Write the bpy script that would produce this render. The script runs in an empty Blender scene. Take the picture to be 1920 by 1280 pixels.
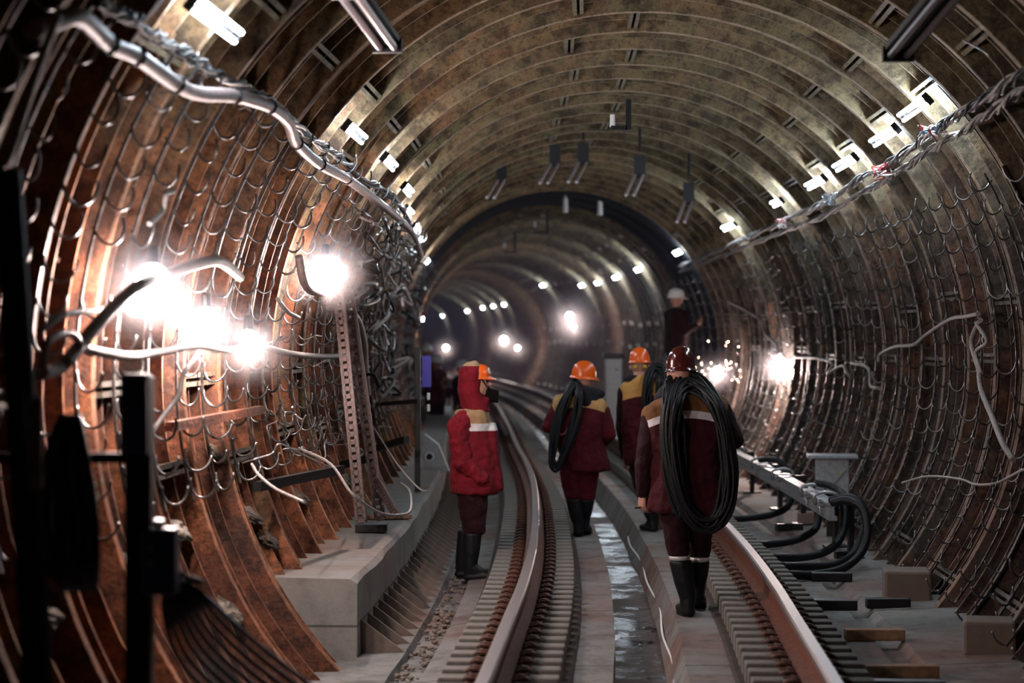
import bpy, bmesh, math, random
from mathutils import Vector, Matrix, Euler
R = random.Random(7)
C = bpy.context.scene.collection
PI = math.pi
F = 4000.0; YH = 630.0; CAMZ = 1.85; CZ = 1.65; RAD = 2.55
# ------------------------------------------------------------------ tunnel path
PATH = [(-20,-1.3),(-6,-.32),(0,.08),(5,.40),(9.7,.668),(11.9,.782),(13.5,.865),(15.9,.95),(18.8,1.0),(23,1.02),(27,.96),(30,.88),
        (34,.80),(38,.72),(43,.60),(48,.47),(55,.20),(60,-.04),(63.5,-.27),(75,-1.15),(100,-3.4),(114,-5.0),(129,-6.6),(160,-10.4),(190,-14.6),(230,-21)]
def CX(y):
    P = PATH
    if y <= P[1][0]: i = 1
    elif y >= P[-2][0]: i = len(P)-3
    else:
        i = 1
        while P[i+1][0] < y: i += 1
        i = min(i, len(P)-3)
    (x0,v0),(x1,v1),(x2,v2),(x3,v3) = P[i-1],P[i],P[i+1],P[i+2]
    m1 = (v2-v0)/(x2-x0); m2 = (v3-v1)/(x3-x1); h = x2-x1; t = (y-x1)/h
    return (2*t**3-3*t*t+1)*v1+(t**3-2*t*t+t)*h*m1+(-2*t**3+3*t*t)*v2+(t**3-t*t)*h*m2
def yaw(y): return math.atan((CX(y+1.5)-CX(y-1.5))/3.0)
def L(y, lx, z):
    a = yaw(y); return Vector((CX(y)+lx*math.cos(a), y-lx*math.sin(a), z))
def px(x, y, d): return Vector(((x-960)/F*d, d, CAMZ-(y-YH)/F*d))      # point seen at photo position (x,y) at distance d
def wallpt(x, y, r=2.5):
    d = 3.0
    while d < 220:
        q = px(x, y, d)
        if math.hypot(q.x-CX(d), q.z-CZ) >= r: return q
        d += .03
    return q
# ------------------------------------------------------------------ materials
def nt(m): return m.node_tree.nodes, m.node_tree.links
def newmat(name):
    m = bpy.data.materials.new(name); m.use_nodes = True
    return m, m.node_tree.nodes['Principled BSDF']
def simple(name, col, rough=.6, metal=0, bump=0, bscale=40, vary=0, spec=.5, coat=0):
    m, b = newmat(name); N, K = nt(m)
    b.inputs['Base Color'].default_value = (*col, 1); b.inputs['Roughness'].default_value = rough
    b.inputs['Metallic'].default_value = metal; b.inputs['Specular IOR Level'].default_value = spec
    b.inputs['Coat Weight'].default_value = coat
    if bump or vary:
        tc = N.new('ShaderNodeTexCoord'); n = N.new('ShaderNodeTexNoise'); n.inputs['Scale'].default_value = bscale
        n.inputs['Detail'].default_value = 6; K.new(tc.outputs['Object'], n.inputs['Vector'])
        if bump:
            bp = N.new('ShaderNodeBump'); bp.inputs['Strength'].default_value = bump; bp.inputs['Distance'].default_value = .02
            K.new(n.outputs['Fac'], bp.inputs['Height']); K.new(bp.outputs['Normal'], b.inputs['Normal'])
        if vary:
            r = N.new('ShaderNodeValToRGB'); r.color_ramp.elements[0].position = .3; r.color_ramp.elements[1].position = .7
            r.color_ramp.elements[0].color = (*[c*(1-vary) for c in col], 1); r.color_ramp.elements[1].color = (*[min(1, c*(1+vary)) for c in col], 1)
            K.new(n.outputs['Fac'], r.inputs['Fac']); K.new(r.outputs['Color'], b.inputs['Base Color'])
    return m
def emis(name, col, s):
    m, b = newmat(name)
    b.inputs['Base Color'].default_value = (*col, 1); b.inputs['Emission Color'].default_value = (*col, 1); b.inputs['Emission Strength'].default_value = s
    return m
def ramp(N, stops):
    r = N.new('ShaderNodeValToRGB'); e = r.color_ramp.elements
    e[0].position, e[0].color = stops[0][0], (*stops[0][1], 1)
    e[1].position, e[1].color = stops[-1][0], (*stops[-1][1], 1)
    for p, c in stops[1:-1]:
        q = e.new(p); q.color = (*c, 1)
    return r
def mixc(N, K, fac, a, b, mode='MIX'):
    m = N.new('ShaderNodeMix'); m.data_type = 'RGBA'; m.blend_type = mode
    for s, v in ((0, fac), (6, a), (7, b)):
        if hasattr(v, 'links') or hasattr(v, 'is_linked'): K.new(v, m.inputs[s])
        else: m.inputs[s].default_value = v if s == 0 else (*v, 1)
    return m.outputs[2]
def noise(N, K, vec, scale, detail=6, rough=.6):
    n = N.new('ShaderNodeTexNoise'); n.inputs['Scale'].default_value = scale; n.inputs['Detail'].default_value = detail
    n.inputs['Roughness'].default_value = rough; K.new(vec, n.inputs['Vector']); return n.outputs['Fac']
def math_(N, K, op, a, b=None, clamp=False):
    m = N.new('ShaderNodeMath'); m.operation = op; m.use_clamp = clamp
    for i, v in enumerate((a, b)):
        if v is None: continue
        if hasattr(v, 'is_linked'): K.new(v, m.inputs[i])
        else: m.inputs[i].default_value = v
    return m.outputs[0]
def ramp_out(N, K, f, a, b):
    r = ramp(N, [(a, (.62,.62,.62)), (b, (1,1,1))]); K.new(f, r.inputs['Fac']); return r.outputs['Color']
def iron(name, stops, dirt, ochre=(.20,.165,.075), grey=(.06,.055,.05)):
    m, b = newmat(name); N, K = nt(m)
    tc = N.new('ShaderNodeTexCoord'); oi = N.new('ShaderNodeObjectInfo')
    add = N.new('ShaderNodeVectorMath'); add.operation = 'ADD'; K.new(tc.outputs['Object'], add.inputs[0])
    sc = N.new('ShaderNodeVectorMath'); sc.operation = 'SCALE'; K.new(oi.outputs['Location'], sc.inputs[0]); sc.inputs['Scale'].default_value = 7.31
    K.new(sc.outputs[0], add.inputs[1]); v = add.outputs[0]
    n1 = noise(N, K, v, 1.3, 4); n2 = noise(N, K, v, 16, 8, .7); n3 = noise(N, K, v, 3.5, 8, .75)
    f = math_(N, K, 'ADD', math_(N, K, 'MULTIPLY', n1, .8), math_(N, K, 'MULTIPLY', oi.outputs['Random'], .2))
    r = ramp(N, stops); K.new(math_(N, K, 'ADD', math_(N, K, 'MULTIPLY', f, .75), math_(N, K, 'MULTIPLY', n3, .25)), r.inputs['Fac'])
    r2 = ramp(N, [(.42, (0,0,0)), (.56, (1,1,1))]); K.new(n2, r2.inputs['Fac'])
    c = mixc(N, K, math_(N, K, 'MULTIPLY', r2.outputs['Color'], .35), r.outputs['Color'], dirt)
    sx = N.new('ShaderNodeSeparateXYZ'); K.new(tc.outputs['Object'], sx.inputs[0])
    sd = N.new('ShaderNodeMapRange'); sd.inputs[1].default_value = -1.6; sd.inputs[2].default_value = 1.0; sd.inputs[3].default_value = .0; sd.inputs[4].default_value = .9; K.new(sx.outputs['X'], sd.inputs[0])
    c = mixc(N, K, math_(N, K, 'MULTIPLY', sd.outputs[0], ramp_out(N, K, n1, .42, .55)), c, grey)
    tp = N.new('ShaderNodeMapRange'); tp.inputs[1].default_value = .6; tp.inputs[2].default_value = 1.9; tp.inputs[3].default_value = .0; tp.inputs[4].default_value = .6; K.new(sx.outputs['Z'], tp.inputs[0])
    c = mixc(N, K, math_(N, K, 'MULTIPLY', tp.outputs[0], ramp_out(N, K, n3, .44, .54)), c, ochre)
    n5 = noise(N, K, v, 34, 6, .8); r5 = ramp(N, [(.36, (.25,.22,.2)), (.50, (1,1,1))]); K.new(n5, r5.inputs['Fac']); c = mixc(N, K, .8, c, r5.outputs['Color'], 'MULTIPLY')
    n6 = noise(N, K, v, 5.5, 7, .7); r6 = ramp(N, [(.40, (.30,.26,.24)), (.52, (1,1,1)), (.64, (1.25,1.2,1.1))]); K.new(n6, r6.inputs['Fac']); c = mixc(N, K, .85, c, r6.outputs['Color'], 'MULTIPLY')
    # lime seepage
    n4 = noise(N, K, v, 2.1, 9, .8); r3 = ramp(N, [(.66, (0,0,0)), (.76, (1,1,1))]); K.new(n4, r3.inputs['Fac'])
    c = mixc(N, K, math_(N, K, 'MULTIPLY', r3.outputs['Color'], .6), c, (.42,.38,.28))
    K.new(c, b.inputs['Base Color']); b.inputs['Metallic'].default_value = .3
    rr = ramp(N, [(.3, (.38,)*3), (.7, (.75,)*3)]); K.new(n3, rr.inputs['Fac']); K.new(rr.outputs['Color'], b.inputs['Roughness'])
    bp = N.new('ShaderNodeBump'); bp.inputs['Strength'].default_value = .8; bp.inputs['Distance'].default_value = .015
    K.new(n2, bp.inputs['Height']); K.new(bp.outputs['Normal'], b.inputs['Normal'])
    return m
M = {}
M['iron'] = iron('rusty_cast_iron', [(.30,(.016,.011,.009)), (.42,(.12,.038,.020)), (.50,(.27,.075,.028)), (.58,(.20,.10,.045)), (.68,(.07,.07,.062))], (.012,.009,.007))
M['flange'] = iron('rusty_flange', [(.30,(.03,.018,.012)), (.44,(.18,.06,.028)), (.52,(.34,.12,.05)), (.60,(.20,.14,.07)), (.70,(.13,.13,.11))], (.03,.02,.014), (.26,.22,.11))
M['lime'] = iron('lime_stained_joint', [(.35,(.12,.09,.06)), (.5,(.22,.18,.12)), (.65,(.38,.34,.26))], (.06,.04,.03))
M['edge'] = iron('scuffed_edge', [(.30,(.14,.06,.035)), (.44,(.34,.14,.07)), (.52,(.42,.18,.09)), (.60,(.34,.22,.13)), (.70,(.24,.22,.19))], (.10,.06,.04), (.40,.35,.22), (.20,.18,.16))  # paler bare rims: edge highlights put into the colour
def concrete(name, base, rust, amt, joint=None):
    m, b = newmat(name); N, K = nt(m)
    tc = N.new('ShaderNodeTexCoord'); v = tc.outputs['Object']
    n1 = noise(N, K, v, .8, 6); n2 = noise(N, K, v, 9, 8, .7); n3 = noise(N, K, v, 60, 4)
    r = ramp(N, [(.3, tuple(c*.55 for c in base)), (.5, base), (.75, tuple(c*1.25 for c in base))])
    K.new(math_(N, K, 'ADD', math_(N, K, 'MULTIPLY', n1, .5), math_(N, K, 'MULTIPLY', n2, .5)), r.inputs['Fac'])
    r2 = ramp(N, [(.45, (0,0,0)), (.62, (1,1,1))]); K.new(noise(N, K, v, .45, 7, .7), r2.inputs['Fac'])
    c = mixc(N, K, math_(N, K, 'MULTIPLY', r2.outputs['Color'], amt), r.outputs['Color'], rust)
    if joint and joint < 0:
        sx = N.new('ShaderNodeSeparateXYZ'); K.new(v, sx.inputs[0]); fr = math_(N, K, 'FRACT', math_(N, K, 'DIVIDE', math_(N, K, 'ADD', sx.outputs['Y'], math_(N, K, 'MULTIPLY', n2, .05)), -joint))
        c = mixc(N, K, math_(N, K, 'MULTIPLY', math_(N, K, 'LESS_THAN', fr, .012), .8), c, (.02,.018,.016))
        r4 = ramp(N, [(.38, (.35,.30,.27)), (.50, (1,1,1))]); K.new(noise(N, K, v, 2.6, 9, .75), r4.inputs['Fac']); c = mixc(N, K, .7, c, r4.outputs['Color'], 'MULTIPLY')
    elif joint:
        w = N.new('ShaderNodeTexBrick'); w.inputs['Scale'].default_value = 1; w.inputs['Mortar Size'].default_value = .008
        w.inputs['Brick Width'].default_value = joint; w.inputs['Row Height'].default_value = .32; w.offset = .5
        sx = N.new('ShaderNodeSeparateXYZ'); K.new(v, sx.inputs[0]); cb = N.new('ShaderNodeCombineXYZ')
        K.new(sx.outputs['Y'], cb.inputs['X']); K.new(math_(N, K, 'SUBTRACT', sx.outputs['Z'], -.25), cb.inputs['Y']); K.new(cb.outputs[0], w.inputs['Vector'])
        c = mixc(N, K, math_(N, K, 'MULTIPLY', w.outputs['Fac'], .75), c, (.03,.03,.03))
    K.new(c, b.inputs['Base Color']); b.inputs['Roughness'].default_value = .8
    bp = N.new('ShaderNodeBump'); bp.inputs['Strength'].default_value = .5; bp.inputs['Distance'].default_value = .015
    K.new(math_(N, K, 'ADD', n2, math_(N, K, 'MULTIPLY', n3, .3)), bp.inputs['Height']); K.new(bp.outputs['Normal'], b.inputs['Normal'])
    return m
M['floor'] = concrete('dusty_concrete', (.18,.185,.18), (.13,.06,.042), .9, -2.4)
M['ledge'] = concrete('formed_concrete', (.20,.20,.19), (.17,.09,.06), .6, 1.15)
M['block'] = concrete('sleeper_concrete', (.15,.145,.13), (.17,.09,.06), .5)
M['blockb'] = concrete('cast_block', (.16,.13,.11), (.16,.09,.06), .6)
M['bed'] = simple('grimy_bed', (.035,.024,.019), .9, 0, .6, 25, .5)
M['rail'] = simple('rusty_rail', (.17,.06,.035), .6, .4, .4, 30, .4)
M['railhead'] = simple('worn_rail_head', (.30,.26,.25), .42, .85, .1, 60, .15)
M['clip'] = simple('rusty_clip', (.085,.032,.018), .7, .1, .4, 60, .5)
M['black'] = simple('black_rubber', (.006,.007,.009), .5, 0, .2, 60, 0, .3)
M['pipe'] = simple('glossy_black_cable', (.008,.008,.012), .25, 0, .1, 60, 0, .7)
M['blackmetal'] = simple('black_painted_steel', (.012,.012,.014), .4, .3, .1, 60)
M['tar'] = simple('tarred_collar', (.010,.010,.014), .85, 0, .4, 20, .4, .15)  # near-black colour stands in for lining that no lamp reaches
M['steel'] = simple('galvanised_steel', (.36,.37,.38), .35, .8, .15, 50, .3)
M['hook'] = simple('hook_steel', (.20,.20,.20), .3, .85, .1, 80, .4)
M['strip'] = simple('dark_strip_steel', (.06,.05,.045), .4, .7, .2, 40, .5)
M['slot'] = simple('slotted_steel', (.040,.024,.022), .55, .5, .2, 60, .5)
M['navy'] = simple('navy_box', (.07,.065,.19), .4, 0, .05, 40)
M['slate'] = simple('slate_plate', (.014,.018,.024), .5)
M['blue'] = simple('blue_sign', (.02,.02,.42), .4)
M['white'] = simple('white_plastic', (.75,.76,.76), .4)
M['cord'] = simple('pale_cord', (.26,.24,.23), .5, 0, .4, 60, .3)
M['hose'] = simple('grey_hose', (.26,.20,.195), .45, 0, .3, 30, .25)
M['foil'] = simple('taped_cable', (.16,.17,.18), .4, .4, .8, 60, .6)
M['greybox'] = simple('grey_metal_box', (.28,.31,.33), .4, .3, .1, 30, .2)
M['wood'] = simple('raw_plank', (.22,.13,.07), .75, 0, .4, 12, .4)
M['orange'] = simple('orange_helmet', (.85,.13,.01), .32, 0, 0, 40, 0, .5, .3)
M['whitehat'] = simple('white_helmet', (.75,.78,.78), .3)
M['darkhat'] = simple('maroon_helmet', (.06,.008,.008), .16, 0, 0, 40, 0, .6, .6)
M['skin'] = simple('skin', (.42,.22,.16), .55, 0, .1, 80)
M['glove'] = simple('red_glove', (.22,.02,.02), .8, 0, .3, 80)
M['hair'] = simple('dark_hair', (.02,.015,.012), .7, 0, .6, 120)
M['beige'] = simple('beige_cloth', (.36,.22,.11), .85, 0, .3, 60, .15)
M['reflect'] = simple('reflective_tape', (.62,.60,.60), .35, .2)
M['mask'] = simple('black_mask', (.005,.004,.004), .9, 0, .2, 60, 0, .1)
M['yellow'] = simple('yellow_strap', (.6,.4,.02), .5)
M['tube_on'] = emis('lit_tube', (.80,.90,1.0), 60)
M['bulb'] = emis('glowing_bulb', (1.0,.90,.90), 150)
M['tube_off'] = simple('unlit_tube', (.65,.58,.60), .25, 0, 0, 40, 0, .5, .4)
M['bluewire'] = simple('blue_wire', (.1,.25,.4), .5)
M['redwire'] = simple('red_tape', (.5,.06,.06), .5)
def cloth(name, col, zy=None, zs=(0,0), kx=.75, yoke=(.34,.20,.09)):
    m, b = newmat(name); N, K = nt(m)
    tc = N.new('ShaderNodeTexCoord'); v = tc.outputs['Object']
    n = noise(N, K, v, 7, 6); r = ramp(N, [(.3, tuple(c*.6 for c in col)), (.7, tuple(c*1.2 for c in col))]); K.new(n, r.inputs['Fac'])
    c = r.outputs['Color']
    if zy:
        sx = N.new('ShaderNodeSeparateXYZ'); K.new(v, sx.inputs[0])
        zz = math_(N, K, 'ADD', sx.outputs['Z'], math_(N, K, 'MULTIPLY', math_(N, K, 'MULTIPLY', sx.outputs['X'], sx.outputs['X']), kx))
        c = mixc(N, K, math_(N, K, 'GREATER_THAN', zz, zy), c, yoke)
        if zs[1] > zs[0]:
            s = math_(N, K, 'MULTIPLY', math_(N, K, 'GREATER_THAN', zz, zs[0]), math_(N, K, 'LESS_THAN', zz, zs[1]))
            c = mixc(N, K, s, c, (.62,.60,.60))
    K.new(c, b.inputs['Base Color']); b.inputs['Roughness'].default_value = .8; b.inputs['Sheen Weight'].default_value = .03; b.inputs['Specular IOR Level'].default_value = .2
    bp = N.new('ShaderNodeBump'); bp.inputs['Strength'].default_value = .5; bp.inputs['Distance'].default_value = .03
    K.new(noise(N, K, v, 11, 3), bp.inputs['Height']); K.new(bp.outputs['Normal'], b.inputs['Normal'])
    return m
MAR = (.085,.004,.011)
M['maroon'] = cloth('maroon_cloth', MAR)
M['maroon_dark'] = cloth('dark_maroon_cloth', (.018,.0015,.0035))
M['red'] = cloth('red_cloth', (.17,.005,.014))  # brighter than the maroon: stronger lamplight put into the cloth colour
M['darkcollar'] = cloth('black_collar', (.014,.014,.02))
# ------------------------------------------------------------------ mesh helpers
def obj(name, bm, mat, parent=None, smooth=False, loc=None):
    me = bpy.data.meshes.new(name); bmesh.ops.recalc_face_normals(bm, faces=bm.faces); bm.to_mesh(me); bm.free()
    for mm in (mat if isinstance(mat, (list, tuple)) else [mat]): me.materials.append(mm)
    if smooth:
        for p in me.polygons: p.use_smooth = True
    o = bpy.data.objects.new(name, me); C.objects.link(o)
    if parent: o.parent = parent
    if loc is not None: o.location = loc
    return o
def tag(o, label, cat, group=None, kind=None):
    o['label'] = label; o['category'] = cat
    if group: o['group'] = group
    if kind: o['kind'] = kind
    return o
def thing(name, label, cat, loc=(0,0,0), rz=0, group=None):
    o = bpy.data.objects.new(name, None); C.objects.link(o); o.empty_display_size = .1
    o.location = loc; o.rotation_euler = (0,0,rz)
    return tag(o, label, cat, group)
def struct(o, label=None, cat=None):
    o['kind'] = 'structure'
    if label: o['label'] = label
    if cat: o['category'] = cat
    return o
def copy_tree(o, parent=None):
    c = o.copy(); C.objects.link(c); c.parent = parent
    for ch in list(o.children): copy_tree(ch, c)
    return c
def box(bm, c, s, rot=None, mi=0, bev=0):
    mt = Matrix.Translation(c) @ (rot.to_4x4() if rot is not None else Matrix.Identity(4)) @ Matrix.Diagonal((*s, 1))
    r = bmesh.ops.create_cube(bm, size=1, matrix=mt)
    fs = set(f for v in r['verts'] for f in v.link_faces)
    for f in fs: f.material_index = mi
    if bev:
        es = list(set(e for v in r['verts'] for e in v.link_edges)); bmesh.ops.bevel(bm, geom=es, offset=bev, segments=2, affect='EDGES', profile=.5)
def cyl(bm, a, b, r0, r1=None, seg=12, mi=0, caps=True):
    a, b = Vector(a), Vector(b); d = b-a
    q = d.to_track_quat('Z', 'Y').to_matrix().to_4x4()
    r = bmesh.ops.create_cone(bm, cap_ends=caps, segments=seg, radius1=r0, radius2=r0 if r1 is None else r1, depth=d.length, matrix=Matrix.Translation((a+b)/2) @ q)
    for v in r['verts']:
        for f in v.link_faces: f.material_index = mi
def catmull(pts, n=6):
    P = [Vector(p) for p in pts]
    if len(P) < 3: return P
    P = [P[0]*2-P[1]] + P + [P[-1]*2-P[-2]]; out = []
    for i in range(1, len(P)-2):
        a, b, c, d = P[i-1:i+3]
        for k in range(n):
            t = k/n; out.append(.5*((2*b)+(c-a)*t+(2*a-5*b+4*c-d)*t*t+(3*b-3*c+d-a)*t**3))
    out.append(P[-2]); return out
def tube(bm, pts, r, seg=8, closed=False, rf=None, mi=0):
    n = len(pts); rings = []; up = None
    for i, p in enumerate(pts):
        if closed: t = pts[(i+1) % n]-pts[i-1]
        else: t = pts[min(i+1, n-1)]-pts[max(i-1, 0)]
        if t.length < 1e-9: t = Vector((0,1,0))
        t = t.normalized()
        if up is None: up = t.orthogonal().normalized()
        up = (up - t*up.dot(t))
        up = up.normalized() if up.length > 1e-6 else t.orthogonal().normalized()
        s = t.cross(up); rr = r*(rf(i/n) if rf else 1)
        rings.append([bm.verts.new(p+up*math.cos(2*PI*k/seg)*rr+s*math.sin(2*PI*k/seg)*rr) for k in range(seg)])
    for i in range(n if closed else n-1):
        A, B = rings[i], rings[(i+1) % n]
        for k in range(seg):
            f = bm.faces.new((A[k], A[(k+1) % seg], B[(k+1) % seg], B[k])); f.smooth = True; f.material_index = mi
    if not closed:
        bm.faces.new(rings[0][::-1]).material_index = mi; bm.faces.new(rings[-1]).material_index = mi
def sweep(name, prof, y0, y1, step, mat, closed=True, mi=None, wob=0, smooth=False, caps=True):
    bm = bmesh.new(); rows = []; y = y0; ys = []
    while y < y1-1e-6: ys.append(y); y += step*(1 if y < 60 else 4)
    ys.append(y1)
    for y in ys: rows.append([bm.verts.new(L(y, x+(R.uniform(-wob, wob) if wob else 0), z)) for x, z in prof])
    n = len(prof)
    for a, b in zip(rows, rows[1:]):
        for k in range(n if closed else n-1):
            f = bm.faces.new((a[k], a[(k+1) % n], b[(k+1) % n], b[k]))
            if mi: f.material_index = mi[k]
            f.smooth = smooth
    if closed and caps: bm.faces.new(rows[0][::-1]); bm.faces.new(rows[-1])
    return obj(name, bm, mat)
# ------------------------------------------------------------------ setting: lining rings
def ring_mesh(off):
    bm = bmesh.new(); a0, a1, n = math.radians(-58), math.radians(238), 120
    th = [a0+(a1-a0)*i/n for i in range(n+1)]
    def band(prof, mis):      # prof = list of (r, y), open strip
        rows = [[bm.verts.new((r*math.cos(t), y, r*math.sin(t))) for r, y in prof] for t in th]
        for A, B in zip(rows, rows[1:]):
            for k in range(len(prof)-1):
                f = bm.faces.new((A[k], A[k+1], B[k+1], B[k])); f.material_index = mis; f.smooth = False
    band([(2.74,-.54),(2.74,.54)], 0)
    band([(2.80,.54),(2.80,-.54)], 0)
    for s in (-1, 1):
        band([(2.74,s*.455),(2.555,s*.468)], 1); band([(2.555,s*.468),(2.55,s*.472),(2.55,s*.494),(2.555,s*.498)], 3); band([(2.555,s*.498),(2.74,s*.505)], 1)
    for y in (-.16, .16):
        band([(2.74,y-.02),(2.60,y-.009)], 1); band([(2.60,y-.009),(2.60,y+.009)], 3); band([(2.60,y+.009),(2.74,y+.02)], 1)
    # longitudinal joint flanges between the plates of a ring and low webs inside each plate
    k = 0
    for j in range(-2, 14):
        t = math.radians(off+j*22.5)
        if not a0+.05 < t < a1-.05: continue
        big = (j % 2 == 0)
        q = Matrix.Rotation(-t, 3, 'Y')
        r1 = 2.565 if big else 2.66
        for dt in ((-.024, .024) if big else (0,)):
            c = q @ Vector(((r1+2.74)/2, 0, dt)); box(bm, c, (2.74-r1, .92, .026 if big else .02), q, 2 if big else 1)
        if big:
            for yy in (-.33, 0, .33):
                for dt in (-.065, .065):
                    c = q @ Vector((2.66, yy, dt)); box(bm, c, (.05,.05,.03), q, 1)
    me = bpy.data.meshes.new('tunnel_lining_ring'); bm.normal_update(); bm.to_mesh(me); bm.free()
    for mm in ('iron','flange','lime','edge'): me.materials.append(M[mm])
    return me
rm = [ring_mesh(0), ring_mesh(11)]
for i in range(2, 215):
    y = float(i)
    if i > 150 and i % 2: pass
    o = bpy.data.objects.new('tunnel_lining_ring', rm[i % 2]); C.objects.link(o)
    o.location = (CX(y), y, CZ); o.rotation_euler = (0, R.uniform(-.02, .02), -yaw(y)); o['kind'] = 'structure'
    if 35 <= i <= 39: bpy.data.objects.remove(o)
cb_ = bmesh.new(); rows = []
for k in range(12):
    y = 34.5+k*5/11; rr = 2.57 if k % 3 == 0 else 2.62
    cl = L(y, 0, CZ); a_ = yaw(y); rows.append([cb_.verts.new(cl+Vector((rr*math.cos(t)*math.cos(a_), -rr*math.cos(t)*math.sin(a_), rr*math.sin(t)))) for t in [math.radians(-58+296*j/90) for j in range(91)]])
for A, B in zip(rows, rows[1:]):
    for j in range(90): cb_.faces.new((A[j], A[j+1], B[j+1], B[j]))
struct(obj('wall_collar', cb_, M['tar']))  # smooth lining stretch, its lack of lamplight put into the colour
# dark end wall behind the camera and far end are simply open
# ------------------------------------------------------------------ floor, drain, ledge
FLOOR = [(-2.15,-.13),(-1.52,-.12),(-1.50,-.17),(-1.34,-.17),(-1.32,-.10),(-1.16,-.08),(-1.10,-.01),(-.215,0),(-.21,-.34),(.07,-.34),(.10,-.20),(.19,0),
         (1.36,0),(1.40,-.05),(1.50,-.05),(1.55,.0),(2.2,.03)]
fl = sweep('floor', FLOOR, 2, 210, .5, M['floor'], closed=False, wob=.003); struct(fl)
wm, wb = newmat('dark_water'); N_, K_ = nt(wm)
wb.inputs['Specular IOR Level'].default_value = .25
tc = N_.new('ShaderNodeTexCoord'); nn_ = noise(N_, K_, tc.outputs['Object'], 1.7, 8, .7)
r_ = ramp(N_, [(.44, (.010,.011,.013)), (.56, (.06,.042,.032))]); K_.new(nn_, r_.inputs['Fac']); K_.new(r_.outputs['Color'], wb.inputs['Base Color'])
r_ = ramp(N_, [(.44, (.07,)*3), (.58, (.55,)*3)]); K_.new(nn_, r_.inputs['Fac']); K_.new(r_.outputs['Color'], wb.inputs['Roughness'])
bp = N_.new('ShaderNodeBump'); bp.inputs['Strength'].default_value = .5; bp.inputs['Distance'].default_value = .01
K_.new(noise(N_, K_, tc.outputs['Object'], 14, 4), bp.inputs['Height']); K_.new(bp.outputs['Normal'], wb.inputs['Normal'])
w = sweep('drain_water', [(-.212,-.22),(.10,-.22)], 2, 150, .5, wm, closed=False); tag(w, 'dark still water lying in the drain channel between the rails', 'water', kind='stuff')
led = sweep('trim_1', [(-2.45,-.2),(-1.80,-.2),(-1.80,.33),(-1.83,.36),(-2.45,.37)], 13.0, 200, .5, M['ledge'], wob=.012)
struct(led, 'raised concrete ledge along the foot of the left tunnel wall', 'ledge')
# rubble in the left gutter
bm = bmesh.new()
for i in range(420):
    y = R.uniform(9, 26); c = L(y, R.uniform(-1.50,-1.34), -.16+R.uniform(0,.01)); s = R.uniform(.008, .028)
    bmesh.ops.create_icosphere(bm, subdivisions=1, radius=s, matrix=Matrix.Translation(c) @ Matrix.Diagonal((1,R.uniform(.7,1.4),.6,1)))
tag(obj('rubble', bm, M['blockb']), 'loose grit and stone chips lying in the left gutter', 'rubble', kind='stuff')
# fins at the foot of the ledge
fb = bmesh.new()
v = [fb.verts.new(q) for q in ((0,-.012,0),(.30,-.012,.0),(0,-.012,.22),(0,.012,0),(.30,.012,.0),(0,.012,.22))]
for f in ((0,1,2),(3,5,4),(0,3,4,1),(1,4,5,2),(2,5,3,0)): fb.faces.new([v[k] for k in f])
fin0 = None
for i in range(42):
    y = 13.25+i*.36
    if fin0 is None: o = fin0 = obj('ring_fin', fb, M['blockb'])
    else: o = fin0.copy(); C.objects.link(o)
    o.location = L(y, -1.81, -.13); o.rotation_euler = (0,0,-yaw(y)+R.uniform(-.04,.04)); o['kind'] = 'structure'
# ------------------------------------------------------------------ rails
def railprof(cx, top, h=.18):
    b = top-h; P = [(-.075,0),(-.075,.012),(-.012,.03),(-.009,.125),(-.036,.14),(-.036,.168),(-.028,.18),(.028,.18),(.036,.168),(.036,.14),(.009,.125),(.012,.03),(.075,.012),(.075,0)]
    return [(cx+x, b+z*h/.18) for x, z in P]
RMI = [0,0,0,0,1,1,1,1,1,0,0,0,0,0]
for cx, nm, lb in ((-.795,'left','inner running rail on the left, curving away behind the red-hooded worker'), (.795,'right','outer running rail on the right, passing beside the nearest worker')):
    o = sweep('running_rail', railprof(cx, .30), 3, 205, .5, [M['rail'], M['railhead']], mi=RMI)
    tag(o, lb, 'rail', 'running rails')
# sleeper blocks
def make_sleeper():
    t = thing('sleeper_block', '', 'sleeper block')
    bm = bmesh.new(); box(bm, (0,0,.045), (.62,.135,.15), None, 0, .010); obj('block', bm, M['block'], t)
    for s in (-1, 1):
        bm = bmesh.new()
        box(bm, (s*.115,0,.128), (.07,.12,.02), None, 0, .005)
        cyl(bm, (s*.125,0,.13), (s*.125,0,.172), .013, .011, 8); cyl(bm, (s*.125,0,.145), (s*.125,0,.157), .024, .022, 6)
        tube(bm, catmull([Vector((s*.085,-.04,.148)), Vector((s*.13,-.045,.162)), Vector((s*.165,0,.145)), Vector((s*.13,.045,.162)), Vector((s*.085,.04,.148))], 3), .010, 5)
        obj('rail_clip', bm, M['clip'], t)
    return t
sl0 = make_sleeper()
for side, cx in (('left', -.795), ('right', .795)):
    for i in range(140):
        y = 8.3+i*.28
        o = sl0 if (i == 0 and side == 'left') else copy_tree(sl0)
        o.location = L(y, cx, 0); o.rotation_euler = (0,0,-yaw(y)+R.uniform(-.02,.02))
        o['label'] = ('short grey concrete sleeper block with rusty clips under the %s running rail' % side)
        o['group'] = 'sleeper blocks under the %s rail' % side
bm = bmesh.new()
for cx in (-.795, .795):
    for i in range(160):
        y = 47.6+i*.5; box(bm, L(y, cx, .055), (.58,.2,.13), Matrix.Rotation(-yaw(y), 3, 'Z'))
tag(obj('far_sleeper_blocks', bm, M['block']), 'far run of sleeper blocks under both rails beyond the workers', 'sleeper blocks', kind='stuff')
for cx, nm in ((-.795, 'left'), (.795, 'right')):
    o = sweep('rail_bed', [(cx-.36,.006),(cx-.34,.014),(cx+.34,.014),(cx+.36,.006)], 3, 60, .5, M['bed'], closed=False); struct(o)
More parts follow.
